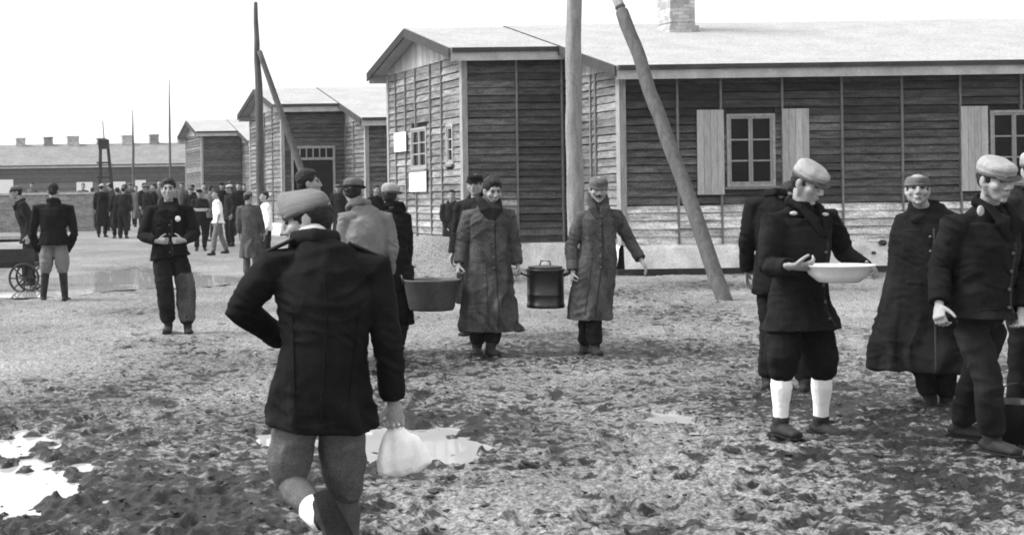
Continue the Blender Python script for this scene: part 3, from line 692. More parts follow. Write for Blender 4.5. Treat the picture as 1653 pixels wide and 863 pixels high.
def person(label, x, Z, yaw, J=None, sc=1.0, top='jacket', topm='dark', legs='long', legm='dark', hem=None, flare=0, bulk=1.0, hairm='hair', capk=None, capm='mid', bandm='dark',
           hyaw=None, hpitch=0, hroll=0, vox=.008, lean=(0, 0), collar=True, collarm=None, belt=False, shirt=None, curlL=.35, curlR=.35, shoe='leather', shaft=.14, foot=(None, None), sock=None, legk=1.0,
           group=None, skin='skin', extras=(), step=0, gz=None, thumbL=None, thumbR=None, bighair=0, cuff=None, moust=False, name='person', handL=None, handR=None):
    if group: X_ = random.Random(int(x)); Z += X_.uniform(-2.5, 2.5) * (Z > 40); yaw += X_.uniform(-35, 35) * (Z > 40); sc *= X_.uniform(.95, 1.03); lean = (lean[0] + X_.uniform(-.06, .06), 0)
    X = px(x, 318, Z).x; g = gh(X, Z) if gz is None else gz
    base = Vector((X, Z, g)); ya = R(yaw); Q = Rz(ya)
    D = dict(pel=(0, 0, .95), chest=(0, 0, 1.27), neck=(0, .01, 1.46), head=(0, -.015, 1.625), shL=(.175, 0, 1.41), shR=(-.175, 0, 1.41), elL=(.235, .02, 1.14), elR=(-.235, .02, 1.14), wrL=(.25, -.06, .9), wrR=(-.25, -.06, .9),
             hipL=(.095, 0, .92), hipR=(-.095, 0, .92), knL=(.105, -.02 - .10 * step, .50), knR=(-.105, -.02 + .10 * step, .50), anL=(.11, .03 - .2 * step, .085), anR=(-.11, .03 + .2 * step, .085 + .03 * abs(step)))
    P = {}
    for k, v in D.items():
        p = Q @ (Vector(v) * sc)
        up = max(0, (v[2] - .95)) / .7
        P[k] = p + Vector((lean[0] * up, lean[1] * up, 0))
    if top == 'cape':
        J = dict(dict(elL=(.17, -.02, 1.14), elR=(-.17, -.02, 1.14), wrL=(.08, -.04, .98), wrR=(-.08, -.04, .98), shL=(.15, 0, 1.4), shR=(-.15, 0, 1.4)), **(J or {}))
    for k, v in (J or {}).items():
        if len(v) == 3 and v[1] > 3: P[k] = px(v[0], v[1], Z + v[2]) - base      # (photo x, photo y, depth offset)
        elif len(v) == 2: P[k] = px(v[0], v[1], Z) - base
        else: P[k] = Q @ (Vector(v[:3]) * sc)
    s = sc
    hy = ya if hyaw is None else R(hyaw)
    Mh = Matrix.Translation(P['head']) @ (Matrix.Rotation(hy, 4, 'Z') @ Matrix.Rotation(R(hpitch), 4, 'X') @ Matrix.Rotation(R(hroll), 4, 'Y')) @ Matrix.Scale(s, 4)
    xa = Q @ Vector((1, 0, 0)); fwd = Q @ Vector((0, -1, 0))
    if (J or {}).get('shL') or (J or {}).get('shR'):
        xa = (P['shL'] - P['shR']); xa.z = 0; 
        xa = xa.normalized() if xa.length > .12 else Q @ Vector((1, 0, 0))
    # ---- body, one continuous skin
    bm = bmesh.new()
    msh = (P['shL'] + P['shR']) / 2; hw = max(.15, (P['shL'] - P['shR']).length / 2)
    tube(bm, [P['pel'] + Vector((0, 0, -.06 * s)), P['pel'], P['pel'].lerp(P['chest'], .4), P['chest'], msh], [(.12 * s, .075 * s), (.125 * s, .08 * s), (.115 * s, .075 * s), (.135 * s, .09 * s), (.12 * s, .06 * s)], xa=xa)
    hc = Mh @ Vector((0, .02, -.05))
    tube(bm, [msh, P['neck'], hc], [(.06 * s, .06 * s), .054 * s, .05 * s])
    for a in 'LR':
        tube(bm, [msh.lerp(P['sh' + a], .6), P['sh' + a], P['sh' + a].lerp(P['el' + a], .5), P['el' + a], P['el' + a].lerp(P['wr' + a], .3), P['wr' + a]], [.04 * s, .042 * s, .04 * s, .035 * s, .037 * s, .025 * s], n=12)
        tube(bm, [P['hip' + a], P['hip' + a].lerp(P['kn' + a], .4), P['kn' + a], P['kn' + a].lerp(P['an' + a], .35), P['an' + a]], [.06 * s, .06 * s, .046 * s, .05 * s, .034 * s], n=12)
    head_shapes(bm, Mh)
    body = solid(bm, vox * .8, 2)
    bm = bmesh.new()
    for a, cu in (('L', curlL), ('R', curlR)):
        dv = (P['wr' + a] - P['el' + a]).normalized(); tv = (thumbL if a == 'L' else thumbR); tv = Vector(tv) if tv else fwd
        hd = handL if a == 'L' else handR
        if hd: dv = Vector(hd).normalized()
        hand(bm, P['wr' + a] + dv * .02, dv, tv, a == 'L', cu, s * .93)
    hm = solid(bm, min(vox * .55, .0055), 1)
    bm = bmesh.new(); bm.from_mesh(body); bm.from_mesh(hm); me = bpy.data.meshes.new('person'); bm.to_mesh(me); bm.free()
    bpy.data.meshes.remove(body); bpy.data.meshes.remove(hm)
    o = link(name, me, M[skin], None, base, True); tag(o, label, 'person', group)
    seed = X * 3.1 + Z
    # ---- upper garment
    long_ = top in ('coat', 'cape'); b = bulk
    if hem is None: hem = {'jacket': .74, 'coat': .36, 'cape': .3, 'shirt': .86, 'blouson': .88}[top]
    hemz = hem * s
    hipc = P['pel'] + Vector((0, 0, -.04 * s)); kc = (P['knL'] + P['knR']) / 2; ac = (P['anL'] + P['anR']) / 2
    fl = flare
    def low(z):
        if z >= P['pel'].z: return Vector((P['pel'].x, P['pel'].y, z))
        t = (P['pel'].z - z) / max(.05, P['pel'].z - kc.z); c = P['pel'].lerp(kc, min(1, t)); return Vector((c.x, c.y, z))
    kn = abs((P['knL'] - P['knR']).dot(xa)) / 2; kd = abs((P['knL'] - P['knR']).dot(fwd)) / 2
    bm = bmesh.new(); pts = []; rr = []
    zt = P['pel'].z - .03 * s; n_low = 7 if long_ else 4
    for k in range(n_low):
        t = k / (n_low - 1); z = lerp(hemz, zt, t); f = 1 - t
        pts.append(low(z)); rr.append(((.188 + fl * f) * s * b + kn * .25 * f, (.14 + fl * .8 * f) * s * b + kd * .5 * f))
    pts += [P['pel'].lerp(P['chest'], .35), P['chest'], msh.lerp(P['chest'], .15) , msh + Vector((0, 0, .03 * s)), P['neck'] + Vector((0, 0, .0)), P['neck'].lerp(hc, .3)]
    rr += [(.165 * s * b, .128 * s * b), (.19 * s * b, .142 * s * b), (hw * 1.0, .12 * s * b), (hw * .72, .095 * s * b), (.075 * s, .075 * s), (.066 * s, .066 * s)]
    if belt: rr[n_low] = (.155 * s * b, .118 * s * b)
    tube(bm, pts, rr, xa=xa, n=28, cap=False)
    if top == 'cape':
        tube(bm, [low(hemz + .0), low(hemz + .3 * s), low(.95 * s), P['chest'], msh + Vector((0, 0, -.0)), msh + Vector((0, 0, .05))], [((.33 + fl) * s, (.22 + fl) * s), ((.31 + fl * .7) * s, .21 * s), (.29 * s, .19 * s), (.26 * s, .165 * s), (.22 * s, .125 * s), (.1 * s, .085 * s)], xa=xa, n=28, cap=False)
    else:
        for a in 'LR':
            S0, E0, W0 = P['sh' + a], P['el' + a], P['wr' + a]; ab = .5 + .5 * b
            short = top == 'shirt' and cuff == 'roll'
            if short: W1 = E0.lerp(W0, .25); tube(bm, [msh.lerp(S0, .55), S0, S0.lerp(E0, .5), E0, W1], [.07 * s, .07 * s, .062 * s, .055 * s, .052 * s], n=16, cap=False)
            else: tube(bm, [msh.lerp(S0, .55), S0 + Vector((0, 0, -.005)), S0.lerp(E0, .5), E0.lerp(S0, .12), E0, E0.lerp(W0, .15), E0.lerp(W0, .6), W0.lerp(E0, .05)], [.07 * s, .075 * s * ab, .068 * s * ab, .058 * s * ab, .056 * s * ab, .058 * s * ab, .053 * s * ab, .048 * s * ab], n=16, cap=False)
    def fold(p):
        z = p.z; A = .004 + (.016 if long_ else .007) * smooth(P['pel'].z + .05, hemz, z) if z < P['pel'].z + .05 else .004
        wp = noise.noise(Vector((p.x * 3, p.y * 3 + seed, z * 3))) * 1.3; v = noise.noise(Vector((p.x * 10 + seed + wp, p.y * 10, z * 1.5 + wp)))
        w2 = noise.noise(Vector((p.x * 6 + wp, p.y * 6 + seed, z * 14 + wp * 2))); mk = smooth(-.15, .35, noise.noise(Vector((p.x * 4, p.y * 4 + 7, z * 4 + seed))))
        w3 = noise.noise(Vector((p.x * 20, p.y * 20 + seed, z * 26)))
        return (v + .5 * abs(v)) * A * 2.3 + (abs(w2) - .2) * -.024 * mk + w3 * .004
    EL = [P['elL'], P['elR'], (P['shL'] + P['elL']) / 2 - (0 * xa), P['pel'] + Vector((0, 0, .14))]
    fold0 = fold
    def fold(p):
        e = max(math.exp(-((p - q).length / .11) ** 2) for q in EL[:2]); d3 = noise.noise(Vector((p.x * 9 + seed, p.y * 9, p.z * 24 + p.x * 14)))
        wv = math.exp(-((p.z - EL[3].z) / .07) ** 2) * .5
        return fold0(p) + (.25 - abs(d3)) * .026 * max(e, wv)
    tm = solid(bm, vox, 2, fold)
    nm = {'jacket': 'jacket', 'coat': 'greatcoat', 'cape': 'cape', 'shirt': 'shirt', 'blouson': 'jacket'}[top]
    tg = link(nm, tm, M[topm], o, None, True)
    # ---- trousers
    bm = bmesh.new()
    lr = {'long': (.098, .088, .078, .075, .072), 'baggy': (.105, .105, .1, .102, .08), 'breeches': (.105, .108, .082, .06, .05), 'shorts': (.105, .108, .105, .06, .05)}[legs]
    lr = [x_ * legk for x_ in lr]
    tube(bm, [P['pel'] + Vector((0, 0, .05)), hipc, hipc + Vector((0, 0, -.06 * s))], [(.135 * s, .09 * s), (.15 * s, .1 * s), (.14 * s, .1 * s)], xa=xa, n=20)
    for a in 'LR':
        h_, k_, a_ = P['hip' + a], P['kn' + a], P['an' + a]
        if legs in ('long', 'baggy'):
            tube(bm, [h_.lerp(k_, .12), h_.lerp(k_, .5), k_.lerp(h_, .08), k_.lerp(a_, .1), k_.lerp(a_, .5), a_.lerp(k_, .12)], [lr[0] * .9 * s, lr[1] * s, lr[2] * s, lr[2] * s, lr[3] * s, lr[4] * s], n=16)
        else: tube(bm, [h_.lerp(k_, .12), h_.lerp(k_, .5), h_.lerp(k_, .85), k_.lerp(a_, .12), k_.lerp(a_, .2)], [lr[0] * .84 * s, lr[1] * s, lr[1] * s, lr[2] * s, lr[2] * .75 * s], n=16)
    def fold2(p):
        return (abs(noise.noise(Vector((p.x * 7 + seed, p.y * 7, p.z * 13)))) - .2) * -.018 + noise.noise(Vector((p.x * 16, p.y * 16, p.z * 5 + seed))) * .008
    link('trousers', solid(bm, vox * 1.1, 3, fold2), M[legm], o, None, True)
    # ---- socks and boots
    for i, a in enumerate('LR'):
        k_, a_ = P['kn' + a], P['an' + a]
        if sock:
            bm = bmesh.new(); tube(bm, [k_.lerp(a_, .12), k_.lerp(a_, .35), k_.lerp(a_, .7), a_], [.056 * s, .064 * s, .048 * s, .043 * s], n=14)
            link('sock', solid(bm, vox, 2, lambda p: noise.noise(p * 40) * .002), M[sock], o, None, True)
        fd = foot[i]
        fd = (Q @ Vector((.18 if a == 'L' else -.18, -1, 0))) if fd is None else Vector(fd)
        fd.normalize(); up = (k_ - a_).normalized() if abs(fd.z) > .2 else Vector((0, 0, 1)); up = (up - fd * up.dot(fd)).normalized(); side = fd.cross(up)
        bm = bmesh.new(); sd_ = a_ - up * .045 * s
        tube(bm, [sd_ - fd * .055 * s, sd_, sd_ + fd * .1 * s - up * .006, sd_ + fd * .165 * s - up * .012], [(.037 * s, .036 * s), (.042 * s, .046 * s), (.049 * s, .034 * s), (.04 * s, .026 * s)], xa=side, n=14)
        tube(bm, [a_ - up * .03 * s, a_, a_.lerp(k_, min(1, shaft / .42))], [.045 * s, .05 * s, (.052 + .05 * min(1, shaft)) * s * .95], n=14)
        bo = link('boot', solid(bm, vox, 1, lambda p: noise.noise(p * 30) * .003), M[shoe], o, None, True)
        if vox < .01:
            bm = bmesh.new(); c0 = sd_ - up * .036 * s
            tube(bm, [c0 - fd * .08 * s, c0 - fd * .03 * s, c0 + fd * .1 * s, c0 + fd * .19 * s], [(.036 * s, .01), (.04 * s, .01), (.052 * s, .01), (.036 * s, .01)], xa=side, n=14); obj('sole', bm, M['dark'], bo, None, True)
    # ---- collar, shirt, belt
    cm_ = M[collarm or topm]; up = Vector((0, 0, 1))
    if collar:
        bm = bmesh.new(); nk = P['neck']; ch = P['chest'].lerp(msh, .35); cw = 1.35 if collar == 'big' else 1
        dpt = .135 * s * b
        for sg in (-1, 1):
            pts = [ch + fwd * dpt + xa * sg * .015, ch.lerp(nk, .55) + fwd * (dpt * .92) + xa * sg * .055 * s, nk + fwd * .06 * s + xa * sg * .075 * s + up * .0, nk - fwd * .02 * s + xa * sg * .085 * s + up * .035 * s, nk - fwd * .08 * s + up * .05 * s]
            tube(bm, pts, [(.018 * cw, .01), (.045 * s * cw, .013 * cw), (.036 * s * cw, .016 * cw), (.018 * cw, .032 * s * cw), (.016 * cw, .03 * s * cw)], xa=xa, n=12)
        link('collar', solid(bm, min(vox, .007), 2, lambda p: noise.noise(p * 18) * .004), cm_, tg, None, True)
    if shirt:
        bm = bmesh.new(); ch = P['chest'].lerp(msh, .45)
        tube(bm, [ch + fwd * .12 * s * b, P['neck'] + fwd * .04 * s - up * .05, P['neck'] - up * .012 * s], [(.03 * s, .02 * s), (.055 * s, .03 * s), (.058 * s, .058 * s)], xa=xa, n=16)
        link('undershirt', solid(bm, vox, 2), M[shirt], o, None, True)
    if belt:
        bm = bmesh.new(); c = P['pel'].lerp(P['chest'], .3); n = 32
        A = [c + xa * (.172 * s * b * math.cos(t)) + fwd * (.134 * s * b * math.sin(t)) for t in (2 * math.pi * k / n for k in range(n))]
        for k in range(n):
            tube(bm, [A[k], A[(k + 1) % n]], [(.008, .022 * s)] * 2, n=6, cap=False, xa=(A[k] - c))
        obj('belt', bm, M[topm], tg, None, True)
    if vox < .01:
        from mathutils.bvhtree import BVHTree
        b2_ = bmesh.new(); b2_.from_mesh(tm); tree = BVHTree.FromBMesh(b2_); b2_.free()
        def onto(p, dr):
            h = tree.ray_cast(p + dr * .6, -dr, .75)
            return h[0] if h[0] else None
        dm = {'coat': 'trim', 'tan': 'mid'}.get(topm, 'trim')
        def strip(name, sgn, off, z0, z1, w_=.008, ox2=None):
            dr = fwd * sgn; P_ = []
            n = max(6, int((z1 - z0) / .04))
            for k in range(n + 1):
                z = lerp(z0, z1, k / n); c = low(z) if z < P['pel'].z else P['pel'].lerp(P['chest'], (z - P['pel'].z) / max(.1, P['chest'].z - P['pel'].z)) if z < P['chest'].z else P['chest'].lerp(msh, min(1, (z - P['chest'].z) / max(.05, msh.z - P['chest'].z)))
                q = onto(Vector((c.x, c.y, z)) + xa * (off if ox2 is None else lerp(off, ox2, k / n)), dr)
                if q: P_.append(q + dr * .001)
            if len(P_) > 3:
                bm = bmesh.new(); tube(bm, P_, [(w_, .004)] * len(P_), xa=xa, n=8); obj(name, bm, M[topm if name == 'back_seam' else dm], tg, None, True)
        if abs(yaw) < 100:
            strip('placket', 1, .035 * s, hemz + .03, P['chest'].z + .03)
            if top == 'coat': strip('placket', 1, -.06 * s, hemz + .05, P['pel'].z - .05, .004)
            for k in range(5):
                z = P['pel'].z - .12 + .1 * k; q = onto(Vector((P['pel'].x, P['pel'].y, z)).lerp(Vector((P['chest'].x, P['chest'].y, z)), max(0, min(1, (z - P['pel'].z) / .3))) + xa * .01, fwd)
                if q: bm = bmesh.new(); ball(bm, q + fwd * .004, (.0105, .0105, .0105)); obj('button', bm, M['steel'], tg, None, True)
            for sg in (-1, 1):
                for zz in ((P['pel'].z - .03,) if top == 'coat' else (P['pel'].z - .03, P['chest'].z + .02)):
                    A = []
                    cc = P['pel'] if zz < P['pel'].z + .1 else P['chest']
                    for k in range(6):
                        q = onto(Vector((cc.x, cc.y, zz)) + xa * sg * (.05 + .1 * k / 5) * s, fwd)
                        if q: A.append(q - Vector((0, 0, .01)))
                    if len(A) > 2:
                        bm = bmesh.new(); tube(bm, A, [(.004, .02)] * len(A), xa=fwd, n=10); obj('pocket_flap', bm, M[topm], tg, None, True)
        elif top in ('jacket', 'coat'):
            strip('back_seam', -1, 0, hemz + .02, msh.z - .03, .0035)
            for sg in (-1, 1): strip('back_seam', -1, sg * .1 * s, hemz + .02, P['chest'].z, .0025, sg * .13 * s)
    if vox < .012 and top in ('jacket', 'coat', 'blouson'):
        for a in 'LR':
            E0, W0 = P['el' + a], P['wr' + a]; dd = (W0 - E0).normalized(); c = W0.lerp(E0, .05)
            bm = bmesh.new(); tube(bm, [c - dd * .075 * s, c - dd * .07 * s, c + dd * .012 * s], [.05 * s, .0555 * s, .053 * s], n=16, cap=False); link('cuff', solid(bm, .008, 1, lambda p: noise.noise(p * 22) * .004), M[topm], tg, None, True)
    # ---- head wear, hair, face
    bm = bmesh.new()
    hb_ = bighair
    ball(bm, (0, .024, .05 + hb_ * .3 if not capk else .022), (.081 + hb_ * .5, .088 + hb_ * .5, (.079 + hb_) if not capk else .078), Mh, 18)
    if not capk: ball(bm, (0, -.03, .088 + hb_ * .5), (.06, .05, .03 + hb_ * .5), Mh, 14)
    ball(bm, (0, .052, -.005), (.066, .055, .055), Mh, 14)
    link('hair', solid(bm, vox * .8, 1, lambda p: noise.noise(p * 55) * .007), M[hairm], o, None, True)
    if capk: cap(capk, Mh, M[capm], M[bandm], o, vox)
    if vox < .012:
        for sg in (-1, 1):
            bm = bmesh.new(); ball(bm, (sg * .03, -.079, .014), (.0145, .0105, .0085), Mh, 12); obj('eye', bm, M['eye'], o, None, True)
            bm = bmesh.new(); tube(bm, [Mh @ Vector(q) for q in ((sg * .012, -.092, .033), (sg * .03, -.09, .037), (sg * .048, -.075, .032))], [.004, .0055, .003], n=6); obj('eyebrow', bm, M['hair'], o, None, True)
        bm = bmesh.new(); tube(bm, [Mh @ Vector(q) for q in ((-.022, -.092, -.058), (0, -.1035, -.057), (.022, -.092, -.058))], [.0035, .005, .0035], n=6); obj('mouth', bm, M['lip'], o, None, True)
        if moust:
            bm = bmesh.new(); tube(bm, [Mh @ Vector(q) for q in ((-.033, -.09, -.05), (0, -.11, -.043), (.033, -.09, -.05))], [.006, .01, .006], n=8); obj('moustache', bm, M['hair'], o, None, True)
    o['_b'] = 1; del o['_b']
    return o, P, base, Q, fwd, xa
N_ = .0065; MD = .0095; FR = .015
# 1 foreground man, back to the camera
fg, P, B, *_r = person('man in dark jacket and side cap walking away in the foreground, holding white cloth', 525, 5.2, 180, J=dict(
    pel=(520, 600, 0), chest=(525, 490, .0), neck=(508, 398, .05), head=(497, 356, .13), shL=(438, 428, .02), shR=(602, 430, 0), elL=(388, 500, .05), wrL=(452, 545, .3), elR=(627, 556, .02), wrR=(634, 640, .08),
    hipL=(488, 632, 0), hipR=(548, 632, .0), knL=(462, 772, .04), anL=(522, 838, -.2), knR=(556, 780, .12), anR=(560, 915, .2)), sc=.97, top='jacket', topm='black', hem=.665, flare=.012, bulk=1.0,
    legs='breeches', legm='khaki', capk='side', capm='drab', bandm='mid', legk=.84, hyaw=255, hpitch=15, vox=N_, sock='mid', shaft=.1, foot=((.25, -.3, -.55), None), curlR=.9, collarm='dark', thumbR=(-1, .2, 0), handR=(.1, 0, -1))
for sg, sh in ((1, P['shR']), (-1, P['shL'])):
    bm = bmesh.new(); c = sh + Vector((-sg * .03, 0, .068)); tube(bm, [c - Vector((.06, 0, -sg * .022)), c + Vector((.055, 0, -sg * .03))], [(.03, .008)] * 2, xa=(0, 1, 0), n=10); obj('epaulette', bm, M['dark'], fg, None, True)
bm = bmesh.new(); tube(bm, [P['neck'] + Vector((-.0, 0, -.01)), P['neck'].lerp(P['head'], .42)], [.078, .066], n=20); obj('shirt_collar', bm, M['light'], fg, None, True)
bm = bmesh.new(); tube(bm, [P['anL'].lerp(P['knL'], .0), P['anL'].lerp(P['knL'], .28)], [.052, .058], n=16); obj('sock_cuff', bm, M['white'], fg, None, True)
# cloth bag in his hand
def bagfn():
    bm = bmesh.new(); Zc = 5.26
    rings = [((639, 686), .02, .018), ((638, 696), .04, .026), ((644, 712), .075, .045), ((650, 735), .1, .055), ((654, 753), .105, .05)]
    o0 = px(640, 668, Zc); pts = [px(x, y, Zc) - o0 for (x, y), a, b in rings]
    tube(bm, pts, [(a, b) for _, a, b in rings], xa=(1, 0, -.25), n=24)
    me = solid(bm, .006, 2, lambda p: noise.noise(Vector((p.x * 30, p.y * 30, p.z * 4))) * .014)
    tag(link('cloth', me, M['white'], None, o0, True), 'white cloth bundle hanging from the foreground man\'s hand', 'cloth')
bagfn()
# 2 man facing with hands at his waist
o, P, B, *_r = person('dark haired man facing the camera with hands held at his waist and baggy trousers', 272, 15.4, 3, J=dict(shR=(246, 340), shL=(303, 340), elR=(229, 381, -.05), elL=(316, 378, -.05), wrR=(252, 389, -.24), wrL=(298, 388, -.24),
    knR=(265, 455, -.05), anR=(272, 524, 0), knL=(299, 460, 0), anL=(303, 526, -.03)), top='blouson', topm='black', hem=.86, bulk=1.12, legs='baggy', legm='dark', vox=.008, collar='big', shirt='tan', bighair=.012, handR=(1, -.2, 0), handL=(-1, -.2, 0), curlL=.6, curlR=.6, thumbL=(0, 0, 1), thumbR=(0, 0, 1))
bm = bmesh.new(); c = px(287, 353, 15.4 - .155) - B; ball(bm, c, (.032, .012, .032)); obj('badge', bm, M['badge'], o, None, True)
bm = bmesh.new(); k_, a_ = P['knL'], P['anL']; tube(bm, [k_.lerp(P['hipL'], .3), k_, k_.lerp(a_, .5), a_.lerp(k_, .15)], [.112, .112, .113, .09], n=18); link('trouser_patch', solid(bm, .009, 3, lambda p: noise.noise(Vector((p.x * 8, p.y * 8, p.z * 14))) * .012), M['coat'], o, None, True)
# 3,4 pair at the left
person('man seen from behind in dark jacket, pale breeches and tall boots beside the cart', 86, 20.8, 178, J=dict(elL=(52, 378, .02), elR=(120, 378, .02), wrL=(62, 405, .22), wrR=(108, 405, .22), shL=(60, 336), shR=(112, 336), anL=(70, 478), anR=(105, 478), knL=(74, 432), knR=(101, 432)), sc=1.03,
       topm='black', hem=.83, bulk=1.15, legs='breeches', legm='tan', shaft=.36, vox=.01, bighair=.006)
person('man in a cap leaning behind the man with pale breeches at the left', 46, 24.5, -70, sc=1.04, capk='field', capm='mid', topm='dark', legm='dark', vox=.011, lean=(-.22, 0), hyaw=-75)
# 7 dark haired man in profile
person('black haired man in profile looking right behind the foreground man', 505, 12.4, 60, sc=1.03, topm='black', top='coat', hyaw=95, hpitch=-4, vox=.008, bighair=.012, bulk=1.05, J=dict(head=(498, 297, 0), neck=(500, 322, .03)), collarm='coat')
# 8 pale coat man from behind
person('man in a pale belted coat and grey cap, seen from behind', 592, 11.6, 190, sc=1.0, top='coat', topm='tan', hem=.5, belt=True, capk='field', capm='mid', bandm='dark', hyaw=160, vox=.007, bulk=1.0,
       J=dict(head=(571, 309, 0), neck=(580, 334, 0), chest=(590, 380), pel=(594, 432), shL=(558, 352), shR=(622, 352), elL=(553, 398, .02), elR=(633, 400), wrL=(565, 432, .15), wrR=(628, 440, .1)), collarm='tan', legm='mid', sock=None)
# 9 carrier at the tub, from behind
person('man in pale cap and long dark coat seen from behind, holding the tub', 637, 13.1, 165, sc=.96, top='coat', topm='black', hem=.3, capk='peak', capm='palecap', bandm='mid', hyaw=150, vox=.008, bulk=.85, flare=.0,
       J=dict(head=(631, 317, 0), shR=(654, 350), shL=(618, 350), elR=(659, 398), wrR=(655, 440, 0), anL=(627, 560), anR=(640, 562)), curlR=1.1, shaft=.3)
# 10 carrier between tub and can
person('man in grey greatcoat with raised collar carrying the tub and the black can', 787, 12.95, 5, top='coat', topm='coat', hem=.23, bulk=1.1, flare=.05, vox=.0075, collar='big', hyaw=12, hpitch=14, bighair=.016,
       J=dict(head=(795, 309, -.02), shR=(757, 348), shL=(820, 346), elR=(745, 392, .02), elL=(829, 392, .02), wrR=(741, 424, -.05), wrL=(835, 426, -.05), anR=(770, 558), anL=(792, 559, -.1)), curlL=1.1, curlR=1.1, shaft=.3, collarm='dark')
person('man in a dark cap standing hidden behind the greatcoat man with the tub', 768, 14.6, -30, topm='dark', top='coat', capk='field', capm='black', bandm='black', vox=.011, sc=1.0, hyaw=-20)
# 11 small man by the gable
person('man in a dark jacket standing alone by the pale gable wall', 729, 26.6, -10, sc=.94, topm='dark', vox=.011, J=dict(wrR=(721, 366, -.05), elR=(714, 350, 0)), shirt='mid', gz=.0)
# 12 carrier right of the can
person('man in a wrapped greatcoat and cap walking with his arm swung out, holding the can', 964, 12.8, -8, top='coat', topm='coat', hem=.34, bulk=.98, flare=.02, vox=.0075, capk='field', capm='mid', bandm='mid', hyaw=-8, hpitch=10, moust=True,
       J=dict(head=(966, 306, -.05), shR=(940, 350), shL=(995, 348), elR=(922, 396, .02), elL=(1016, 388, .0), wrR=(924, 436, -.05), wrL=(1034, 418, -.12), knR=(948, 500), anR=(944, 556, .12), knL=(958, 500, -.1), anL=(960, 558, -.12)), curlR=1.1, curlL=.3, shirt='coat', shaft=.3, collarm='coat')
# 13 bowl carrier
bw_, P, B, *_r = person('man in a pale cap, dark tunic and white socks carrying the white bowl', 1295, 8.36, 42, top='jacket', topm='black', hem=.66, bulk=1.08, flare=.02, vox=N_, capk='peak', capm='palecap', bandm='mid', hyaw=36, hpitch=26,
       J=dict(head=(1304, 296, -.03), neck=(1293, 334, 0), chest=(1292, 398, 0), pel=(1290, 480, 0), shR=(1247, 358, -.06), shL=(1336, 352, .14), elR=(1240, 432, -.12), elL=(1366, 410, .14), wrR=(1274, 430, -.38), wrL=(1396, 432, -.1),
              hipR=(1268, 500, -.04), hipL=(1312, 500, .06), knR=(1262, 592, -.08), anR=(1260, 680, -.05), knL=(1327, 592, .05), anL=(1325, 678, .12)), legs='breeches', legm='black', sock='white', shaft=.03, shirt='mid',
       curlR=.55, curlL=.55, handR=(1, -.35, .0), handL=(.2, -1, -.1), thumbR=(.4, -.7, .45), thumbL=(-.3, -.4, .6), foot=((.5, -.85, -.1), (.25, -.97, 0)))
for c in (px(1281, 344, 8.16), px(1332, 346, 8.3)): bm = bmesh.new(); ball(bm, c - B, (.022, .02, .012)); obj('collar_tab', bm, M['light'], bw_, None, True)
# 14 man behind him
person('man in dark clothes hidden behind the bowl carrier, only his shoulder and boots showing', 1256, 10.4, 150, sc=1.0, topm='black', legm='black', top='jacket', vox=.01, J=dict(anL=(1240, 612, 0), anR=(1300, 618, -.1), knL=(1243, 530), knR=(1288, 535), head=(1278, 318, 0)), shaft=.3)
# 15 cape man
person('smiling man in a long black cape and side cap looking left', 1498, 9.5, -25, sc=.95, top='cape', topm='black', hem=.27, flare=.075, vox=.0075, capk='bustina', capm='mid', bandm='mid', hyaw=-22, hpitch=-3, hroll=0, J=dict(head=(1481, 307, -.05), neck=(1492, 340, 0), anR=(1502, 642, 0), anL=(1528, 645, 0)), collar='big', collarm='black', shaft=.3)
# 16 walking man at the right
w16, P, B, *_r = person('man in a dark tunic and pale cap striding past at the right edge', 1582, 7.7, 30, top='jacket', topm='black', hem=.78, bulk=1.1, vox=N_, capk='peak', capm='palecap', bandm='mid', hyaw=14, hpitch=12,
       J=dict(head=(1607, 292, -.08), neck=(1597, 334, 0), chest=(1590, 400), pel=(1582, 488), shR=(1540, 362, -.05), shL=(1638, 366, .1), elR=(1516, 436, 0), wrR=(1516, 488, -.12), elL=(1662, 440, .05), wrL=(1650, 500, -.1),
              hipR=(1562, 515, 0), hipL=(1602, 515, .03), knR=(1594, 612, -.15), anR=(1602, 705, -.1), knL=(1572, 612, .14), anL=(1552, 682, .35)), legm='dark', legs='long', shirt='mid', foot=(None, None), curlR=.7, shaft=.3, thumbR=(.4, -1, 0))
bm = bmesh.new(); ball(bm, px(1583, 340, 7.6) - B, (.02, .012, .03)); obj('collar_tab', bm, M['light'], w16, None, True)
person('man in a pale cap cut off by the right edge of the picture', 1672, 8.6, -10, topm='black', capk='peak', capm='palecap', bandm='mid', vox=.009, legm='black', sc=.99)
# ---- background crowd
CG = 'men standing about in the far yard'
def crowd(label, x, Z, yaw, **k):
    k.setdefault('vox', FR); k.setdefault('skin', 'skin_far'); k.setdefault('topm', 'dark'); k.setdefault('legm', 'dark'); k.setdefault('collar', False)
    return person(label, x, Z, yaw, group=CG, **k)
crowd('man in a long coat walking away, left of the profile man in white shirt', 404, 26, 172, top='coat', topm='coat', capk='side', capm='mid', hem=.42, flare=.03, step=.6, legm='mid', hyaw=140, vox=.012)
crowd('man in white shirt and dark trousers, in profile beside the tall dark pole', 430, 30, -75, top='shirt', topm='white', legm='dark', vox=.013)
crowd('man in white shirt and pale trousers striding left in profile', 352, 35, -80, top='shirt', topm='white', legm='tan', step=1.0, vox=.013, lean=(-.1, 0), cuff='roll')
crowd('man facing the camera holding a white dish before the third barrack', 323, 37, 5, J=dict(wrL=(337, 339, -.25), wrR=(313, 339, -.25)), capk='field', capm='dark', shirt='mid')
crowd('dark figure facing left just behind the striding white shirt', 370, 39, -60, capk='field', capm='light', topm='dark')
crowd('man in a long dark coat walking away between the brick wall and the shorter mast', 189, 45, 180, top='coat', topm='dark', hem=.35, capk='field', capm='mid')
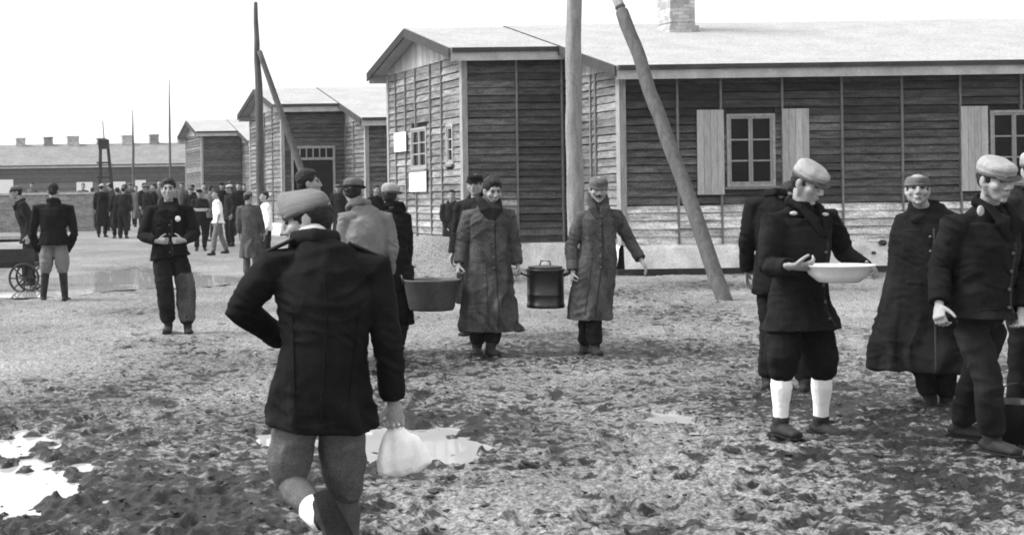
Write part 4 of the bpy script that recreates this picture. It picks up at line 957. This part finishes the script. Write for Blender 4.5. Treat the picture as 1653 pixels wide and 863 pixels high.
crowd('man in black seen from behind at the end of the brick wall', 164, 48, 185, top='coat', topm='black', capk='side', capm='light')
crowd('man in grey coat just right of the end of the brick wall, among others', 203, 53, 200, top='coat', topm='coat', capk='field', capm='mid')
crowd('bareheaded man in dark clothes standing right of the shorter mast', 231, 49, 20, top='jacket')
crowd('man in black by the taller mast, turned left', 247, 46, -50, topm='black')
crowd('man in grey behind the shoulder of the man with hands at his waist', 258, 52, 30, topm='mid', capk='side', capm='light')
crowd('man standing at the shoulder of the dish holder, left of him', 306, 43, 25, topm='dark', capk='field', capm='mid')
crowd('man with bare head standing between the badge man and the third barrack', 295, 50, -20, topm='coat')
crowd('man in pale jacket far back beside the dish holder', 338, 44, 160, topm='mid')
crowd('man at the far end of the wall, mostly hidden by others', 175, 56, 0, topm='dark', capk='field', capm='light')
crowd('man with dark hair partly hidden in the group before the third barrack', 384, 45, 0, topm='black')
crowd('head of a man looking over the brick wall', 133, 55, 10, topm='mid')
crowd('man beyond the brick wall, left of the man in the leaning cap', 52, 57, 10, topm='mid', sc=1.02)
crowd('man at the doorway of the second barrack', 548, 40, -10, topm='dark', capk='field', capm='mid', top='coat')
crowd('man by the corner of the second barrack, behind the grey capped man', 606, 33, 30, topm='black')
for i, (x, Z, yaw, lab, tm_) in enumerate((
    (150, 50, 170, 'man in black leaning at the very end of the brick wall', 'black'), (178, 49, 190, 'man in grey squeezed between the two men walking away at the wall end', 'coat'), (198, 47, 160, 'dark coated man right behind the one walking away from the camera', 'dark'),
    (222, 53, 10, 'man seen just right of the shorter mast, farthest in his knot', 'mid'), (238, 44, -30, 'man in dark clothes left of the shoulder of the badge man', 'black'), (312, 47, 20, 'man in black just behind the dish holder to his left', 'black'),
    (330, 50, -10, 'man in pale khaki behind the dish holder to his right', 'tan'), (360, 46, 30, 'man in dark clothes far behind the striding white shirt', 'black'), (374, 50, 0, 'man far behind standing against the third barrack', 'khaki'),
    (394, 48, 40, 'man hidden behind the grey coat walking away', 'black'), (212, 57, 0, 'man hidden behind the shorter mast', 'coat'), (266, 56, 0, 'man farthest back by the taller mast', 'tan'))):
    crowd(lab, x, Z, yaw, topm=tm_, top='coat' if i % 3 == 0 else 'jacket', capk=(None, 'field', 'side')[i % 3], capm='dark' if i % 2 else 'mid', vox=.017, sc=.96 + .03 * (i % 3))
# ================================================================ CARRIED THINGS AND SMALL OBJECTS
def lathe(bm, prof, n=40):
    rings = [[bm.verts.new((r * math.cos(2 * math.pi * k / n), r * math.sin(2 * math.pi * k / n), z)) for k in range(n)] for r, z in prof]
    for A, B in zip(rings, rings[1:]):
        for k in range(n): bm.faces.new((A[k], A[(k + 1) % n], B[(k + 1) % n], B[k]))
    bm.faces.new(rings[0][::-1]); bm.faces.new(rings[-1])
def ringhandle(bm, c, axis, r, th=.008):
    pts = [Vector(c) + Vector(axis) * (r * math.cos(t)) + Vector((0, 0, 1)) * (r * .7 * math.sin(t)) for t in [math.pi * k / 8 for k in range(9)]]
    tube(bm, pts, [th] * 9, n=8)
# tub
tb = px(697, 500, 12.9); tub = tag(empty('tub', tb), 'round zinc tub carried between the two coated men', 'tub')
bm = bmesh.new(); lathe(bm, [(.0, 0), (.2, 0), (.215, .02), (.262, .27), (.275, .285), (.268, .292), (.252, .275), (.205, .03), (.0, .02)]); obj('bowl', bm, M['steel'], tub, None, True)
bm = bmesh.new(); lathe(bm, [(.0, .2), (.24, .2), (.24, .208), (0, .212)]); obj('soup', bm, M['tan'], tub, None, True)
for sg in (-1, 1):
    bm = bmesh.new(); pts = [(sg * .262, -.05, .25), (sg * .285, -.045, .33), (sg * .285, .045, .33), (sg * .262, .05, .25)]; tube(bm, pts, [.009] * 4, n=8); obj('handle', bm, M['blacksteel'], tub, None, True)
# black can
cb_ = px(881, 496, 12.9); can = tag(empty('can', cb_), 'black cylindrical food can carried between the two greatcoats', 'can')
bm = bmesh.new(); lathe(bm, [(.0, 0), (.172, 0), (.178, .01), (.178, .035), (.172, .04), (.172, .12), (.176, .125), (.172, .13), (.172, .34), (.185, .35), (.185, .365), (.165, .37), (0, .372)]); obj('drum', bm, M['blacksteel'], can, None, True)
bm = bmesh.new(); lathe(bm, [(.0, .374), (.16, .374), (.16, .39), (.05, .4), (0, .4)]); ld = obj('lid', bm, M['steel'], can, None, True)
bm = bmesh.new(); tube(bm, [(-.05, 0, .4), (-.04, 0, .44), (.04, 0, .44), (.05, 0, .4)], [.008] * 4, n=8); obj('knob', bm, M['blacksteel'], ld, None, True)
for sg in (-1, 1):
    bm = bmesh.new(); tube(bm, [(sg * .17, -.05, .3), (sg * .25, -.04, .335), (sg * .25, .04, .335), (sg * .17, .05, .3)], [.01] * 4, n=8); obj('handle', bm, M['blacksteel'], can, None, True)
# white bowl
bo = px(1354, 455, 7.98); bowl = tag(empty('bowl', bo), 'wide white enamel bowl held out by the man with white socks', 'bowl')
bm = bmesh.new(); lathe(bm, [(0, 0), (.11, 0), (.125, .01), (.165, .045), (.185, .088), (.208, .098), (.208, .103), (.182, .096), (.155, .055), (.11, .02), (0, .015)]); obj('basin', bm, M['enamel'], bowl, None, True)
bm = bmesh.new(); lathe(bm, [(0, .068), (.16, .068), (.16, .072), (0, .074)]); obj('contents', bm, M['white'], bowl, None, True)
# dish of crowd man
bm = bmesh.new(); lathe(bm, [(0, 0), (.15, 0), (.2, .07), (.21, .075), (.14, .03), (0, .02)], 20)
tag(obj('dish', bm, M['enamel'], None, px(325, 341, 36.6), True), 'white dish held by the man before the third barrack', 'dish')
# bucket at right edge
bk = px(1643, 706, 8.0); bk.z = .01
bu = tag(empty('bucket', bk), 'black bucket standing on the mud at the right edge', 'bucket')
bm = bmesh.new(); lathe(bm, [(0, 0), (.1, 0), (.135, .24), (.142, .25), (.128, .24), (.095, .02), (0, .02)]); obj('pail', bm, M['blacksteel'], bu, None, True)
bm = bmesh.new(); tube(bm, [(.135 * math.cos(t), 0, .235 + .12 * math.sin(t)) for t in [math.pi * k / 10 for k in range(11)]], [.005] * 11, n=6); obj('handle', bm, M['blacksteel'], bu, None, True)
# cart at left
cx = px(8, 470, 23); cx.z = 0
ct = tag(empty('handcart', cx), 'low black handcart with spoked wheels at the left edge', 'cart')
def whl(x, y):
    bm = bmesh.new(); r = .24; n = 28
    ring = [Vector((x + r * math.cos(t), y, .25 + r * math.sin(t))) for t in [2 * math.pi * k / n for k in range(n)]]
    for k in range(n): tube(bm, [ring[k], ring[(k + 1) % n]], [.02, .02], n=6)
    wh = obj('wheel', bm, M['blacksteel'], ct)
    bm = bmesh.new()
    for k in range(8):
        t = 2 * math.pi * k / 8; tube(bm, [(x, y, .25), (x + r * math.cos(t), y, .25 + r * math.sin(t))], [.013, .011], n=6)
    obj('spokes', bm, M['darkwood'], wh)
    bm = bmesh.new(); tube(bm, [(x, y - .06, .25), (x, y + .06, .25)], [.04, .04], n=12); obj('hub', bm, M['blacksteel'], wh)
for x_, y_ in ((.38, -.3), (.38, .3), (-.7, -.3), (-.7, .3)): whl(x_, y_)
bm = bmesh.new(); box(bm, (-1.0, -.24, .42), (.55, .24, .5)); bmesh.ops.bevel(bm, geom=bm.edges[:], offset=.008, affect='EDGES'); obj('bed', bm, M['darkwood'], ct)
for y_ in (-.24, .24):
    bm = bmesh.new(); box(bm, (-1.0, y_ - .015, .502), (.55, y_ + .015, .72)); obj('side_board', bm, M['darkwood'], ct)
for x_ in (.38, -.7):
    bm = bmesh.new(); tube(bm, [(x_, -.32, .25), (x_, .32, .25)], [.02, .02], n=8); obj('axle', bm, M['blacksteel'], ct)
    bm = bmesh.new(); box(bm, (x_ - .05, -.2, .26), (x_ + .05, .2, .418)); obj('axle_block', bm, M['darkwood'], ct)

# ---------------------------------------------------------------- damp air over the yard
bm = bmesh.new(); box(bm, (-120, -30, -1.5), (120, 170, 16))
hm_ = bpy.data.materials.new('damp_air'); hm_.use_nodes = True; t_ = hm_.node_tree; t_.nodes.clear()
oo = t_.nodes.new('ShaderNodeOutputMaterial'); pv = t_.nodes.new('ShaderNodeVolumePrincipled'); pv.inputs['Color'].default_value = (.95, .95, .95, 1); pv.inputs['Density'].default_value = .0004; pv.inputs['Anisotropy'].default_value = .2
t_.links.new(pv.outputs[0], oo.inputs['Volume'])
tag(obj('haze', bm, hm_), kind='stuff')

# ---------------------------------------------------------------- loose clods of mud
M['clod'] = mat('wet_mud_clods', .04, .6, .8, 9, 60, .5, .2)
rng = random.Random(4); bm = bmesh.new(); n_ = 0
while n_ < 2200:
    Y = 4.2 * (15 / 4.2) ** rng.random(); X = rng.uniform(-.3, .62) * Y
    if rng.random() > wetness(X, Y) * 1.2 - .1 or pudf(X, Y) > .3: continue
    r_ = rng.uniform(.005, .014) * (1.6 if rng.random() < .1 else 1); z = gh(X, Y) + relief(X, Y)
    mm = Matrix.Translation((X, Y, z + r_ * .1)) @ Matrix.Rotation(rng.random() * 6, 4, 'Z') @ Matrix.Diagonal((r_ * rng.uniform(1, 2.2), r_, r_ * .55, 1))
    vs = bmesh.ops.create_icosphere(bm, subdivisions=1, radius=1, matrix=mm)['verts']
    for v in vs: v.co += Vector((rng.uniform(-1, 1), rng.uniform(-1, 1), rng.uniform(-1, 1))) * r_ * .25
    n_ += 1
tag(obj('mud_clods', bm, M['clod']), kind='stuff')
